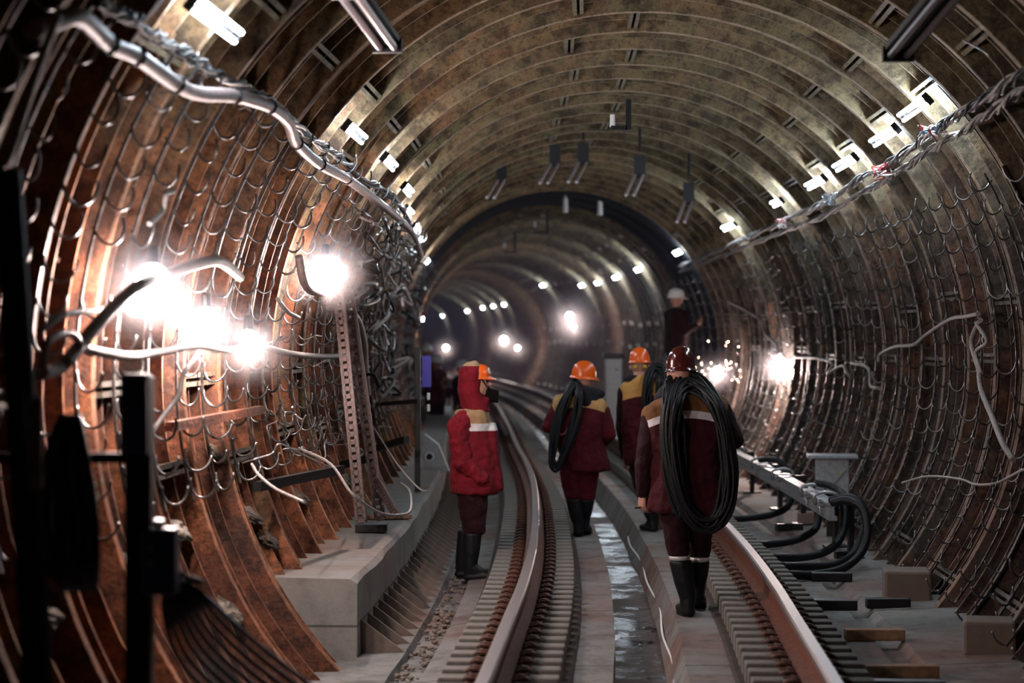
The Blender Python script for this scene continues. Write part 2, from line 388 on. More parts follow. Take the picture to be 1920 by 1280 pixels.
# white rope and wood in the drain
def cable(name, pts, r, mat, label, cat='cable', n=6, seg=8, rf=None, group=None):
    bm = bmesh.new(); tube(bm, catmull(pts, n), r, seg, rf=rf); o = obj(name, bm, mat); tag(o, label, cat, group); return o
cable('drain_rope', [L(y, .125+.015*math.sin(y*2.1), -.135+.004*math.sin(y*3)) for y in [9.6+.5*k for k in range(24)]], .008, M['white'], 'thin white rope lying along the water of the drain', 'rope')
# ------------------------------------------------------------------ contact rail
cr = sweep('contact_rail', [(1.62+x, z) for x, z in [(-.055,.50),(-.055,.485),(-.012,.47),(-.01,.40),(-.035,.39),(-.035,.355),(.035,.355),(.035,.39),(.01,.40),(.012,.47),(.055,.485),(.055,.50)]], 17.3, 60, .5, M['greybox'])
tag(cr, 'grey contact rail carried beside the right running rail, its cut end facing us', 'rail')
for y in (17.7, 18.6, 20.8, 22.6, 25, 28, 31.5, 35):
    q = Matrix.Rotation(-yaw(y), 3, 'Z')
    t = thing('contact_rail_bracket', 'grey clamp bracket gripping the contact rail%s' % ({17.7:' right at its cut end',18.6:', second from the cut end',20.8:' behind the paired end clamps, third from the end',22.6:', beside the nearest worker\'s coil',25:' hidden partly by the nearest worker'}.get(y, ' far beyond the workers')), 'bracket', L(y, 1.62, 0), -yaw(y), 'contact rail brackets')
    bm = bmesh.new(); box(bm, (0,0,.41), (.14,.10,.06), None, 0, .01); box(bm, (0,0,.49), (.16,.09,.045), None, 0, .01); obj('clamp', bm, M['steel'], t)
    bm = bmesh.new(); tube(bm, catmull([Vector(q_) for q_ in ((-.09,0,.45),(-.1,0,.53),(0,0,.56),(.1,0,.53),(.1,0,.44))], 4), .014, 6); obj('clamp_loop', bm, M['steel'], t)
    bm = bmesh.new(); box(bm, (.20,0,.25), (.05,.08,.5), None, 0, .008); box(bm, (.11,0,.47), (.2,.07,.05)); box(bm, (.20,0,.015), (.2,.2,.03)); obj('bracket_post', bm, M['blackmetal'], t)
# black feeder cables looping from the contact rail end to the running rail
def P3(x, y, d): return px(x, y, d)
for k, (pts, lb) in enumerate([
    ([(1560,942,17.1),(1590,938,17),(1618,955,16.9),(1626,1000,16.8),(1612,1040,16.7),(1575,1068,16.5),(1520,1078,16.2),(1475,1077,16)], 'thick black feeder cable looping lowest and nearest from the contact rail end'),
    ([(1556,938,17.3),(1600,934,17.2),(1622,960,17.1),(1618,1000,17),(1598,1040,16.9),(1560,1060,16.7),(1500,1062,16.5),(1468,1062,16.4)], 'thick black feeder cable hugging the lowest loop just behind it'),
    ([(1560,940,17.6),(1582,945,17.6),(1583,985,17.5),(1572,1015,17.4),(1545,1035,17.3),(1500,1045,17.2),(1445,1045,17)], 'thick black feeder cable forming the middle loop to the sleepers'),
    ([(1508,915,19),(1530,945,18.9),(1532,985,18.8),(1510,1005,18.7),(1470,1017,18.6),(1415,1022,18.4)], 'black feeder cable forming the third loop from the rail end'),
    ([(1462,885,21),(1478,915,21),(1480,945,20.9),(1455,962,20.8),(1415,970,20.7),(1368,973,20.6)], 'black feeder cable forming the farthest low loop beside the worker')]):
    cable('feeder_cable', [P3(*q) for q in pts], .034, M['black'], lb, 'cable', group='black feeder cables')
for k, (a, b, c, d) in enumerate([((1530,905,18.6),(1555,910,18.5),(1580,925,18.2),(1590,940,17.6)), ((1425,862,22.5),(1455,862,22.2),(1480,880,22),(1490,905,21.6)), ((1376,843,26),(1395,843,26),(1412,855,25.6),(1420,872,25))]):
    cable('jumper_cable', [P3(*q) for q in (a, b, c, d)], .03, M['black'], ['short black jumper cable arching over the contact rail end','short black jumper cable arching over the rail before the grey box','short black jumper cable arching over the rail by the worker\'s coil'][k], 'cable', group='black jumper cables')
# grey metal box on the wall side
t = thing('junction_box', 'grey open-topped metal junction box standing behind the contact rail', 'box', L(19.6, 1.93, .25), -yaw(19.6)-.1)
bm = bmesh.new(); box(bm, (0,0,.28), (.30,.30,.42), None, 0, .01); obj('box_body', bm, M['greybox'], t)
bm = bmesh.new(); box(bm, (0,0,.50), (.46,.40,.03), None, 0, .006); obj('box_rim', bm, M['greybox'], t)
bm = bmesh.new(); box(bm, (.02,-.155,.27), (.02,.012,.3), Matrix.Rotation(.7,3,'Y')); obj('cross_brace', bm, M['steel'], t)
bm = bmesh.new(); cyl(bm, (.08,-.15,.36), (.08,-.158,.36), .018, None, 3); obj('warning_mark', bm, M['yellow'], t)
bm = bmesh.new(); box(bm, (0,0,-.09), (.1,.1,.32)); obj('box_leg', bm, M['blackmetal'], t)
# concrete blocks by the right wall, timber chocks
for (x, y, s, lb) in [(1700,1125,.26,'rust-stained concrete block lying under the right wall ribs, farther one'), (1855,1225,.24,'rust-stained concrete block half behind the ribs at lower right'), (1515,985,.16,'small concrete lump behind the black feeder cable loops')]:
    p_ = (y-YH)/(CAMZ); d = F/p_; bm = bmesh.new(); box(bm, (0,0,s*.42), (s*1.25,s*1.3,s*.85), None, 0, .02)
    o = obj('concrete_block', bm, M['blockb']); o.location = ((x-960)/F*d, d, 0); o.rotation_euler = (0,0,R.uniform(-.3,.2)); tag(o, lb, 'concrete block')
for i, (x, y, w_) in enumerate([(1480,995,.26),(1560,1090,.3),(1560,1143,.34),(1640,1200,.36),(1690,1270,.4),(1665,1140,.3),(1700,1300,.4),(1590,1048,.22)]):
    p_ = (y-YH)/CAMZ; d = F/p_; bm = bmesh.new(); box(bm, (0,0,.035), (w_,.09,.07), None, 0, .008)
    o = obj('timber_chock', bm, M['wood'] if i in (3,4) else M['blackmetal']); o.location = ((x-960)/F*d, d, 0.0); o.rotation_euler = (0,0,R.uniform(-.15,.1))
    tag(o, ['short dark bar behind the feeder cable ends','dark bar lying below the feeder cable loops','dark bar poking out from the sleepers on the right','pale timber offcut beside the sleepers at lower right','timber offcut nearest the bottom edge on the right','dark bar lying alone against the wall ribs','dark bar at the very bottom right edge','dark bar under the middle feeder loop'][i], 'bar')
# ------------------------------------------------------------------ hooks on both walls
def hook_mesh(s):
    bm = bmesh.new(); a = Vector((0,0,.02)); pts = [Vector((s*.0,0,.03)), Vector((s*.012,0,-.02)), Vector((s*.045,0,-.052)), Vector((s*.085,0,-.045)), Vector((s*.112,0,-.01)), Vector((s*.118,0,.03))]
    tube(bm, catmull(pts, 3), .0062, 6)
    me = bpy.data.meshes.new('hook'); bm.to_mesh(me); bm.free(); me.materials.append(M['hook']); return me
HM = {1: hook_mesh(1), -1: hook_mesh(-1)}
def rack(side, y, hooks, t0, t1, n):
    s = -1 if side == 'right' else 1                                     # inward direction
    lab = 'curved steel strip of upturned cable hooks fixed to the %s wall ribs' % side
    t = thing('cable_hook_rack', lab, 'hook rack', (CX(y), y, CZ), -yaw(y), 'cable hook racks on the %s wall' % side)
    def pt(th, r): return Vector((-s*r*math.cos(th), 0, r*math.sin(th)))
    bm = bmesh.new(); rows = []
    for k in range(25):
        th = t0+(t1-t0)*k/24
        rows.append([bm.verts.new(pt(th, r)+Vector((0,yy,0))) for r, yy in ((2.55,-.012),(2.538,-.012),(2.538,.012),(2.55,.012))])
    for A, B in zip(rows, rows[1:]):
        for k in range(4): bm.faces.new((A[k], A[(k+1) % 4], B[(k+1) % 4], B[k]))
    obj('strip', bm, M['strip'], t)
    j = R.uniform(-.01,.01)
    if hooks:
        for k in range(n):
            if R.random() < .08: continue
            th = t0+(t1-t0)*(k+.5)/n+j
            o = bpy.data.objects.new('hook', HM[s]); C.objects.link(o); o.parent = t; o.location = pt(th, 2.54)
            o.rotation_euler = (R.uniform(-.15,.15), R.uniform(-.25,.25)-s*.25*math.sin(th), R.uniform(-.6,.6)); k_ = R.uniform(1.0,1.25); o.scale = (k_,k_,k_)
    else:
        bm = bmesh.new()
        for k in range(n):
            th = t0+(t1-t0)*(k+.5)/n+j; c = pt(th, 2.54)
            tube(bm, [c+Vector(q) for q in ((0,0,.03),(s*.02,0,-.03),(s*.06,0,-.05),(s*.1,0,-.03),(s*.118,0,.03))], .006, 4)
        o = obj('hook_row', bm, M['hook'], t); o['kind'] = 'stuff'
for i in range(36):
    y = 7.25+i*.62
    rack('right', y, i < 34, -.66, .52, 17)
for i in range(30):
    y = 7.05+i*.7
    rack('left', y, i < 28, -.27, .60, 14)
for i in range(14):
    rack('right', 30+i*1.1, False, -.66, .5, 15); rack('left', 28.5+i*1.1, False, -.4, .58, 14)
# ------------------------------------------------------------------ lamps
def light(name, loc, power, col, rad=.06):
    l = bpy.data.lights.new(name, 'POINT'); l.energy = power; l.color = col; l.shadow_soft_size = rad
    o = bpy.data.objects.new(name, l); C.objects.link(o); o.location = loc; return o
LP = 34
COOL = (.74,.86,1.0); WARM = (1.0,.76,.68)
def tube_lamp(pos, label, length=1.15, lit=True, power=60, twin=True, group=None, side=1, drop=0):
    y = pos.y; t = thing('tube_lamp', label, 'lamp', pos, -yaw(y), group)
    th = math.atan2(pos.z-CZ, pos.x-CX(y)); up = Vector((math.cos(th),0,math.sin(th))); sd = Vector((-math.sin(th),0,math.cos(th)))
    bm = bmesh.new(); c = up*.045
    bmesh.ops.create_cube(bm, size=1, matrix=Matrix.Translation(c*.6) @ Matrix.Rotation(PI/2-th, 4, 'Y') @ Matrix.Diagonal((.012,length*1.02,.012,1)))
    bmesh.ops.create_cube(bm, size=1, matrix=Matrix.Translation(c+Vector((0,length*.42,0))) @ Matrix.Rotation(PI/2-th, 4, 'Y') @ Matrix.Diagonal((.05,.12,.09,1)))
    for q in (-1, 1):
        bmesh.ops.create_cube(bm, size=1, matrix=Matrix.Translation(Vector((0,q*length*.5,0))+up*.01) @ Matrix.Rotation(PI/2-th, 4, 'Y') @ Matrix.Diagonal((.085,.03,.04,1)))
    obj('lamp_clips', bm, M['blackmetal'], t)
    for q in ((-1, 1) if twin else (0,)):
        bm = bmesh.new(); cyl(bm, sd*.026*q+Vector((0,-length*.49,0)), sd*.026*q+Vector((0,length*.49,0)), .014, None, 10)
        obj('lamp_tube', bm, M['tube_on'] if lit else M['tube_off'], t)
    if drop:
        bm = bmesh.new(); 
        for q in (-.3, .3): cyl(bm, up*.06+Vector((0,q*length,0)), up*(.06+drop)+Vector((0,q*length,0)), .008)
        obj('lamp_hanger', bm, M['blackmetal'], t)
    if lit and power:
        light('lamp_light', pos + up*.02 + Vector((0,max(-.45*length, min(.45*length, round(pos.y)-pos.y)),0)), power, COOL, .03)
    return t
right_row = [(1712,205,'nearest of the row'),(1656,256,'second of the row, close below the nearest'),(1583,306,'third of the row'),(1528,343,'fourth, left of the third'),(1456,380,'fifth and shortest of the row'),(1366,425,'sixth of the row'),(1271,473,'last before the dark arch')]
for x, y, lb in right_row:
    q = wallpt(x, y, 2.5); d = q.y
    tube_lamp(q, 'lit twin-tube lamp on the upper right wall, '+lb, 1.15 if '1456' not in str(x) else .7, True, LP, group='lit tube lamps along the right wall')
left_row = [(408,40,'alone above the pale hose at upper left'),(668,250,'first at the edge of the bright arch'),(732,305,'second along the bright arches'),(765,356,'third, above the dark clutter'),(767,397,'fourth down the row'),(780,428,'fifth down the row'),(786,450,'sixth, tiny beside the cable clutter'),(801,489,'last tiny one before the dark arch')]
for x, y, lb in left_row:
    q = wallpt(x, y, 2.5)
    tube_lamp(q, 'lit twin-tube lamp on the upper left wall, '+lb, 1.0, True, LP, group='lit tube lamps along the left wall')
far_row = [(1197,505,73,'rightmost of the first far group'),(1155,520,66,'second from the right of the first far group'),(1121,530,60,'third from the right of the first far group'),(1091,535,57,'leftmost of the first far group'),(1018,535,56,'big slanting one above the glowing haze'),
  (945,571,42,'rightmost of the farthest group'),(925,574,40,'second of the farthest group'),(905,577,38,'third of the farthest group'),(876,583,35,'fourth of the farthest group'),(830,592,31,'fifth of the farthest group'),(792,598,28,'leftmost of the farthest group')]
for x, y, p, lb in far_row:
    q = wallpt(x, y, 2.48)
    tube_lamp(q, 'lit tube lamp far down the tunnel, '+lb, 1.3, True, 70, twin=True, group='lit tube lamps far down the tunnel')
# unlit hanging fixtures
for (x0, y0, x1, y1, d0, d1, lb) in [(650,-15,728,92,9.6,10.9,'long unlit twin-tube fixture with pinkish tubes hanging at top left'),(1795,-25,1682,108,8.7,10.2,'long dark unlit fixture hanging at top right')]:
    a, b = px(x0, y0, d0), px(x1, y1, d1); q = (a+b)/2; L_ = (a-b).length
    t = thing('hanging_fixture', lb, 'lamp', q); d = (b-a).normalized(); s = d.cross(Vector((0,0,1))).normalized(); u = s.cross(d)
    dark = x0 > 1000
    rot = Matrix((s, d, u)).transposed()
    bm = bmesh.new(); box(bm, u*.04, (.13,L_,.03), rot); box(bm, u*.03, (.02,L_,.04), rot)
    for k in (-.48,.48): box(bm, d*k*L_+u*.01, (.15,.04,.07), rot)
    obj('lamp_housing', bm, M['blackmetal'], t)
    for k in (-1, 1):
        bm = bmesh.new(); cyl(bm, s*.038*k-d*L_*.48, s*.038*k+d*L_*.48, .02, None, 12); obj('lamp_tube', bm, M['blackmetal'] if dark else M['tube_off'], t)
for x, y, d, lb in [(928,358,27,'leftmost small'),(1028,330,25,'second from the left'),(1081,328,24.5,'third from the left, beside the crown'),(1188,352,24,'fourth from the left'),(1282,402,25,'rightmost dark')]:
    q = px(x, y, d); t = thing('hanging_fixture', 'unlit twin-tube fixture hung under the ceiling, '+lb, 'lamp', q, -yaw(d), 'unlit fixtures hung near the dark arch')
    sl = Matrix.Rotation((.35 if x > 900 else -.3), 3, 'X')
    for k in (-1, 1):
        bm = bmesh.new(); cyl(bm, sl @ Vector((k*.045-.06,-.3,0)), sl @ Vector((k*.045+.08,.3,.06)), .020, None, 8); obj('lamp_tube', bm, M['tube_off'], t)
    top = 4.1-abs(q.x-CX(d))**2*.25-q.z
    bm = bmesh.new(); box(bm, (.09,.32,.26), (.13,.05,.27)); obj('holder_plate', bm, M['slate'], t)
    bm = bmesh.new(); box(bm, (.09,.32,.38+top/2), (.03,.03,top-.1)); obj('lamp_hanger', bm, M['blackmetal'], t)
# L shaped signal holders
for (x, y, d, lb) in [(1178,215,17.5,'black L-shaped holder with a small white lamp hanging from the crown'),(1026,415,38,'black L-shaped holder seen in the dark arch'),(965,455,46,'black L-shaped holder farther down past the dark arch')]:
    q = px(x, y, d); t = thing('signal_holder', lb, 'holder', q); k = .13 if d < 20 else .22
    bm = bmesh.new(); box(bm, (0,0,0), (.045,.06,.25 if d < 20 else .45)); box(bm, (-k*.6,0,-.11 if d < 20 else -.2), (k,.06,.035)); obj('arm', bm, M['blackmetal'], t)
    bm = bmesh.new(); cyl(bm, (-k,0,-.1), (-k,0,.0), .024, .02, 10); obj('signal_lamp', bm, M['white'], t)
for x, y, d in [(1060,385,36),(1125,390,36)]:
    q = px(x, y, d); bm = bmesh.new(); cyl(bm, (0,0,-.12), (0,0,.12), .05, .04, 8); cyl(bm, (0,0,.12), (0,0,.3), .012)
    o = obj('hanging_bulb', bm, M['white']); o.location = q; tag(o, 'small pale unlit bulb hanging %s in the dark arch' % ('left of centre' if x < 1100 else 'right of centre'), 'bulb')
# work lamps: bare glowing bulbs
def work_lamp(x, y, r, power, rad, label, fixed=None, glow=True):
    q = wallpt(x, y, r) if fixed is None else px(x, y, fixed)
    t = thing('work_lamp', label, 'lamp', q, 0, 'glaring work lamps')
    bm = bmesh.new(); bmesh.ops.create_uvsphere(bm, u_segments=20, v_segments=12, radius=rad); obj('lamp_bulb', bm, M['bulb'], t, True)
    bm = bmesh.new(); cyl(bm, (0,.02,rad*.8), (0,.03,rad*.8+.09), .03, .025, 10); obj('lamp_socket', bm, M['blackmetal'], t)
    light('lamp_light', q+Vector((0,-.02,-rad*1.3)), power*WS, WARM, rad*.6)
    return q
WS = .27
WL = []
for a in [(285,525,2.28,420,.075,'glaring work lamp on the pale thick cable, upper left one of three'),(385,605,2.40,330,.085,'glaring work lamp on the wire hooks, middle one of three at left'),(465,635,2.33,260,.055,'glaring work lamp, smallest and rightmost of the three at left'),
          (610,500,2.30,520,.08,'glaring work lamp alone among dense hooks above the slotted uprights'),
          (1462,680,2.42,560,.075,'glaring work lamp on the right wall lighting one bright rib')]:
    WL.append(work_lamp(*a))
for x, y, p, r_, pw, lb in [(1345,695,128,.06,260,'sparking white light beside the nearest worker\'s helmet on the right'),(1068,592,74,.08,300,'far glowing lamp, upper of the pair in the haze'),(1075,612,73,.06,120,'far glowing lamp, lower of the pair in the haze'),
    (945,637,52,.11,420,'far glowing lamp above the orange hard hat brim, left of two'),(970,652,51,.07,160,'far glowing lamp above the orange hard hat brim, right of two'),(836,652,40,.10,300,'farthest glowing lamp between the blue sign and the red hood')]:
    d = F/p; q = px(x, y, d); dx, dz = q.x-CX(d), q.z-CZ
    if math.hypot(dx, dz) > 2.35:
        q = wallpt(x, y, 2.35)
    WL.append(work_lamp(x, y, 0, pw, r_, lb, q.y))
# ------------------------------------------------------------------ cables and hoses on the walls
def wcable(name, pts, r, mat, label, inset=2.42, cat='cable', jit=0, rf=None, group=None):
    P = []
    for q in pts:
        i = q[2] if len(q) > 2 else inset
        P.append(wallpt(q[0], q[1], i)+Vector((R.uniform(-jit,jit), R.uniform(-jit,jit), R.uniform(-jit,jit))))
    return cable(name, P, r, mat, label, cat, rf=rf, group=group)
o = wcable('thick_hose', [(60,60),(108,40),(150,32),(205,82),(255,105),(330,158),(375,176),(440,180),(505,200),(540,228),(556,268),(600,308),(650,335),(700,372),(745,408),(775,440),(790,480)], .033, M['hose'], 'thick pinkish grey hose snaking down the upper left wall', 2.36, 'hose')
for q in [(205,82),(255,105),(330,158),(440,180),(505,200),(556,268),(600,308),(650,335)]:
    bm = bmesh.new(); c = wallpt(q[0], q[1], 2.36); tube(bm, [c+Vector((.037*math.cos(a), 0.01*math.sin(2*a), .037*math.sin(a))) for a in [k*PI/5 for k in range(10)]], .006, 5, True)
    obj('hose_tie', bm, M['black'], o)
wcable('thin_rod', [(112,20,2.3),(60,160,2.3),(12,310,2.3)], .016, M['steel'], 'pale thin steel rod leaning across the upper left wall', cat='rod')
#LB
lampcord = wcable('lamp_cord', [(75,700,2.3),(110,690,2.3),(140,660,2.26),(185,605,2.25),(230,560,2.25),(262,535,2.25),(320,512,2.26),(370,495,2.3),(410,490,2.32),(440,510,2.35),(450,520,2.4)], .028, M['cord'], 'thick pale cable holding the upper left work lamp')
wcable('lamp_cord', [(150,650,2.3),(185,660,2.3),(245,668,2.32),(300,660,2.34),(370,648,2.36),(430,655,2.36),(490,650,2.38),(540,662,2.38),(600,668,2.38),(650,666,2.4)], .021, M['cord'], 'pale wrapped cable strung under the three left work lamps')
wcable('lamp_cord', [(75,620,2.3),(120,590,2.28),(180,582,2.3),(215,575,2.4)], .014, M['cord'], 'short pale cable end in front of the dark leaning post')
wcable('lamp_cord', [(80,690,2.2),(90,640,2.2),(130,625,2.2),(150,650,2.2),(125,680,2.2)], .016, M['hose'], 'loop of grey cable beside the dark leaning post')
wcable('lamp_cord', [(325,358,2.4),(312,365,2.4),(305,395,2.4),(280,420,2.4)], .013, M['cord'], 'short bent pale cable end below the thick hose')
wcable('lamp_cord', [(375,660,2.38),(345,700,2.36),(335,740,2.36),(310,775,2.38),(288,805,2.4)], .013, M['cord'], 'tan cord dropping from the middle work lamp')
wcable('lamp_cord', [(560,480,2.36),(570,530,2.3),(590,548,2.28),(625,550,2.3),(650,575,2.3),(672,600,2.3),(683,640,2.32),(686,690,2.33),(690,740,2.35)], .026, M['hose'], 'grey hose curving below the lone work lamp and down')
wcable('lamp_cord', [(520,560,2.4),(540,585,2.36),(560,595,2.4)], .014, M['cord'], 'stub of pale cable right of the smallest left lamp')
wcable('lamp_cord', [(655,568,2.4),(672,555,2.35),(690,540,2.35)], .014, M['cord'], 'stub of pale cable right of the lone work lamp')
wcable('loose_wire', [(472,870,2.35),(485,890,2.25),(515,915,2.15),(550,932,2.05),(571,941,1.98)], .008, M['cord'], 'pale loose wire end sticking out over the brown ribs', cat='wire')
wcable('loose_wire', [(455,868,2.4),(480,860,2.3),(510,850,2.25),(524,832,2.2),(560,848,2.15),(610,872,2.2),(640,880,2.3)], .005, M['steel'], 'bent grey wire crossing above the black bracket bar', cat='wire')
wcable('loose_wire', [(560,840,2.3),(620,870,2.1),(660,925,2.0),(710,960,1.95),(750,965,1.9),(770,955,1.9),(768,920,2.0),(750,905,2.1)], .009, M['cord'], 'looping cable lying over the concrete ledge edge', cat='wire')
wcable('loose_wire', [(700,800,2.2),(745,870,2.05),(785,915,1.95),(803,920,1.9)], .007, M['cord'], 'slanting thin pole leaning by the blue-signed post', cat='wire')
def bundle(name, pts, r, n, mats, label, inset=2.44):
    base = catmull([wallpt(q[0], q[1], inset) for q in pts], 10); bm = bmesh.new()
    for k in range(n):
        ph, fq, v = R.uniform(0,6.28), R.uniform(.25,.6), []
        for i, c in enumerate(base):
            a = ph+fq*i; rr = r*(.7+.5*math.sin(i*.37+k*2.1)); v.append(c+Vector((math.cos(a)*rr, R.uniform(-.01,.01), math.sin(a)*rr)) + Vector((R.uniform(-.006,.006),)*3))
        tube(bm, v, R.uniform(.006,.011), 5, mi=R.randrange(len(mats)))
    return tag(obj(name, bm, mats), label, 'cable')
bundle('cable_bundle', [(190,0),(232,28),(260,40),(300,75),(345,95),(380,125),(450,160),(520,200),(590,262),(640,300),(690,340),(740,372),(775,430)], .022, 8, [M['black'], M['foil'], M['black'], M['black']], 'ragged dark and silvery cable bundle running above the thick hose', 2.47)
# messy bundle on the right wall
for k, (off, r_, lb) in enumerate([(0,.032,'upper taped bundle of dark cables sloping along the upper right wall'),(34,.026,'lower twisted pale cable sloping along the upper right wall')]):
    pts = [(1960,118+off*.9),(1900,150+off*.9),(1840,190+off),(1790,222+off),(1745,248+off),(1700,285+off*.8),(1650,318+off*.8),(1600,343+off*.8),(1550,378+off*.7),(1500,402+off*.6),(1440,428+off*.5),(1380,455+off*.4),(1320,482+off*.35),(1275,500+off*.3)]
    bundle('cable_bundle', pts, r_*.9, 9, [M['black'], M['foil'], M['black'], M['cord']] if not k else [M['foil'], M['cord'], M['black']], lb)
for i, (x, y) in enumerate([(1745,248),(1655,322),(1555,375),(1470,418)]):
    q = wallpt(x, y, 2.38); bm = bmesh.new()
    for k in range(7):
        v = [q+Vector((R.uniform(-.07,.07), R.uniform(-.25,.25), R.uniform(-.06,.06))) for _ in range(5)]; tube(bm, catmull(v, 4), .006, 5, mi=R.choice((0,0,1,2)))
    o = obj('wire_tangle', bm, [M['white'], M['redwire'], M['bluewire']]); tag(o, 'tangle of pale and coloured wires on the right bundle, %s' % ['nearest','second nearest','third','farthest'][i], 'wires', 'wire tangles on the right bundle')
wcable('lamp_cord', [(1368,566),(1400,582),(1425,600),(1435,625),(1455,645),(1462,665)], .020, M['cord'], 'pale cable running down to the right wall work lamp', 2.42)
wcable('lamp_cord', [(1490,668),(1530,672),(1560,680),(1552,698),(1580,685),(1590,705)], .016, M['cord'], 'kinked pale cord right of the right wall work lamp', 2.42, jit=.01)
wcable('lamp_cord', [(1596,680),(1628,690),(1632,722),(1648,728)], .016, M['cord'], 'short forked pale cord hanging on the hooks', 2.42)
wcable('lamp_cord', [(1648,680),(1650,665),(1680,650),(1715,645),(1740,628),(1780,600),(1810,592),(1835,590)], .016, M['cord'], 'pale cord rising along the hooks of the right wall', 2.40, jit=.01)
wcable('lamp_cord', [(1838,600),(1822,640),(1835,690),(1840,730),(1860,780),(1880,830),(1900,862)], .020, M['cord'], 'pale cable dropping down the far right hooks', 2.40)
wcable('lamp_cord', [(1830,605),(1850,640),(1830,660),(1840,700)], .014, M['cord'], 'thin pale loop beside the dropping cable', 2.38)
wcable('loose_wire', [(1692,905),(1740,893),(1800,898),(1830,908),(1870,905),(1920,880),(1960,870)], .009, M['cord'], 'twisted pale wire strung low across the right hooks', 2.36, 'wire')
wcable('loose_wire', [(1805,75,2.4),(1850,100,2.35),(1875,130,2.38),(1885,150,2.4)], .006, M['steel'], 'thin grey wire hanging over the upper right bundle', cat='wire')
# tangle of cables on the far left bend
for i in range(44):
    x0 = R.uniform(690, 785); y0 = R.uniform(420, 720); v = []
    c0 = wallpt(x0, y0, 2.4); c0 = c0 if c0.y < 40 else px(x0, y0, 40)
    for k in range(5): v.append(px(x0+R.uniform(-22, 22), y0+R.uniform(-30, 30), c0.y-R.uniform(0, 1.5)))
    b_ = bmesh.new(); tube(b_, catmull(v, 4), R.uniform(.007, .022), 6)
    o = obj('bent_cable', b_, M[R.choice(['cord','hook','black','hose','steel'])]); tag(o, 'short bent cable tangled on the hooks where the left wall bends away', 'cable', 'cable ends tangled on the far left hooks')
for i in range(34):
    x0 = R.uniform(500, 760); y0 = R.uniform(560, 850); c0 = wallpt(x0, y0, 2.45)
    b_ = bmesh.new(); a_ = R.uniform(0, 6.28); v = [px(x0+math.cos(a_)*k*11+R.uniform(-9,9), y0+math.sin(a_)*k*13+R.uniform(-9,9), c0.y-R.uniform(.1,.5)) for k in range(5)]
    tube(b_, catmull(v, 4), R.uniform(.003,.007), 5)
    o = obj('bent_wire', b_, M[R.choice(['hook','cord','steel'])]); tag(o, 'thin bent wire poking from the hooks between the left work lamps and the blue-signed post', 'wire', 'bent wires among the left hooks')
# ------------------------------------------------------------------ slotted uprights and bracket bars (left)
def slotted(x0, y0, x1, y1, r0, r1, w_, label):
    a, b = wallpt(x0, y0, r0), wallpt(x1, y1, r1); d = (b-a); n = int(d.length/.055); q = d.to_track_quat('Z', 'Y').to_matrix()
    bm = bmesh.new(); ln = d.length
    for s in (-1, 1): box(bm, a+d*.5+q @ Vector((0,s*w_*.42,0)), (.006,w_*.3,ln), q)
    for k in range(n+1): box(bm, a+d*(k/n)+q @ Vector((0,0,0)), (.006,w_*.6,.022), q)
    box(bm, a+d*.5+q @ Vector((w_*.35,-w_*.5,0)), (w_*.7,.006,ln), q)
    # turned so that the slotted face looks along the tunnel
    o = obj('slotted_upright', bm, M['slot']); tag(o, label, 'upright', 'slotted uprights leaning on the left wall'); return o
def slotted2(x0, y0, d0, x1, y1, d1, w_, label):
    a, b = px(x0, y0, d0), px(x1, y1, d1); d = b-a; z = d.normalized(); yv = Vector((0,1,0)); yv = (yv-z*yv.dot(z)).normalized(); xv = yv.cross(z)
    q = Matrix((xv, yv, z)).transposed(); bm = bmesh.new(); ln = d.length; n = int(ln/.06)
    for s in (-1, 1): box(bm, a+d*.5+q @ Vector((s*w_*.35,0,0)), (w_*.30,.006,ln), q)
    for k in range(n+1): box(bm, a+d*(k/n), (w_*.6,.006,.038), q)
    box(bm, a+d*.5+q @ Vector((-w_*.5,.03,0)), (.006,.06,ln), q)
    o = obj('slotted_upright', bm, M['slot']); tag(o, label, 'upright', 'slotted uprights leaning on the left wall')
slotted2(634,550,15.7,676,975,14.9,.075,'perforated steel upright, left one, foot on the concrete ledge')
slotted2(652,545,16.4,712,972,15.9,.08,'perforated steel upright, right one, leaning beside its twin')
slotted2(704,900,15.9,742,968,15.2,.05,'short perforated strip slanting low against the ribs by the ledge')
def bar(name, a, b, w_, h, mat, label, cat):
    d = b-a; z = d.normalized(); u = Vector((0,0,1)); u = (u-z*u.dot(z)).normalized(); x = u.cross(z)
    bm = bmesh.new(); q = Matrix((x, u, z)).transposed(); box(bm, (a+b)/2, (w_, h, d.length), q); return tag(obj(name, bm, mat), label, cat)
bar('bracket_bar', wallpt(318,800,2.5), px(488,768,13.2), .05, .05, M['rail'], 'rusty bracket bar jutting across the orange ribs', 'bar')
bar('bracket_bar', wallpt(482,912,2.5), px(640,880,14.8), .05, .06, M['blackmetal'], 'black bracket bar jutting under the bent wire', 'bar')
bar('bracket_bar', wallpt(640,872,2.5), px(700,858,17), .05, .06, M['blackmetal'], 'black bracket bar behind the slotted uprights, left one', 'bar')
bar('bracket_bar', wallpt(690,846,2.5), px(762,824,18.5), .05, .06, M['blackmetal'], 'black bracket bar behind the slotted uprights, right one', 'bar')
bar('bracket_bar', wallpt(705,758,2.5), px(785,752,19.5), .03, .04, M['blackmetal'], 'thin black arm reaching to the blue-signed post', 'bar')
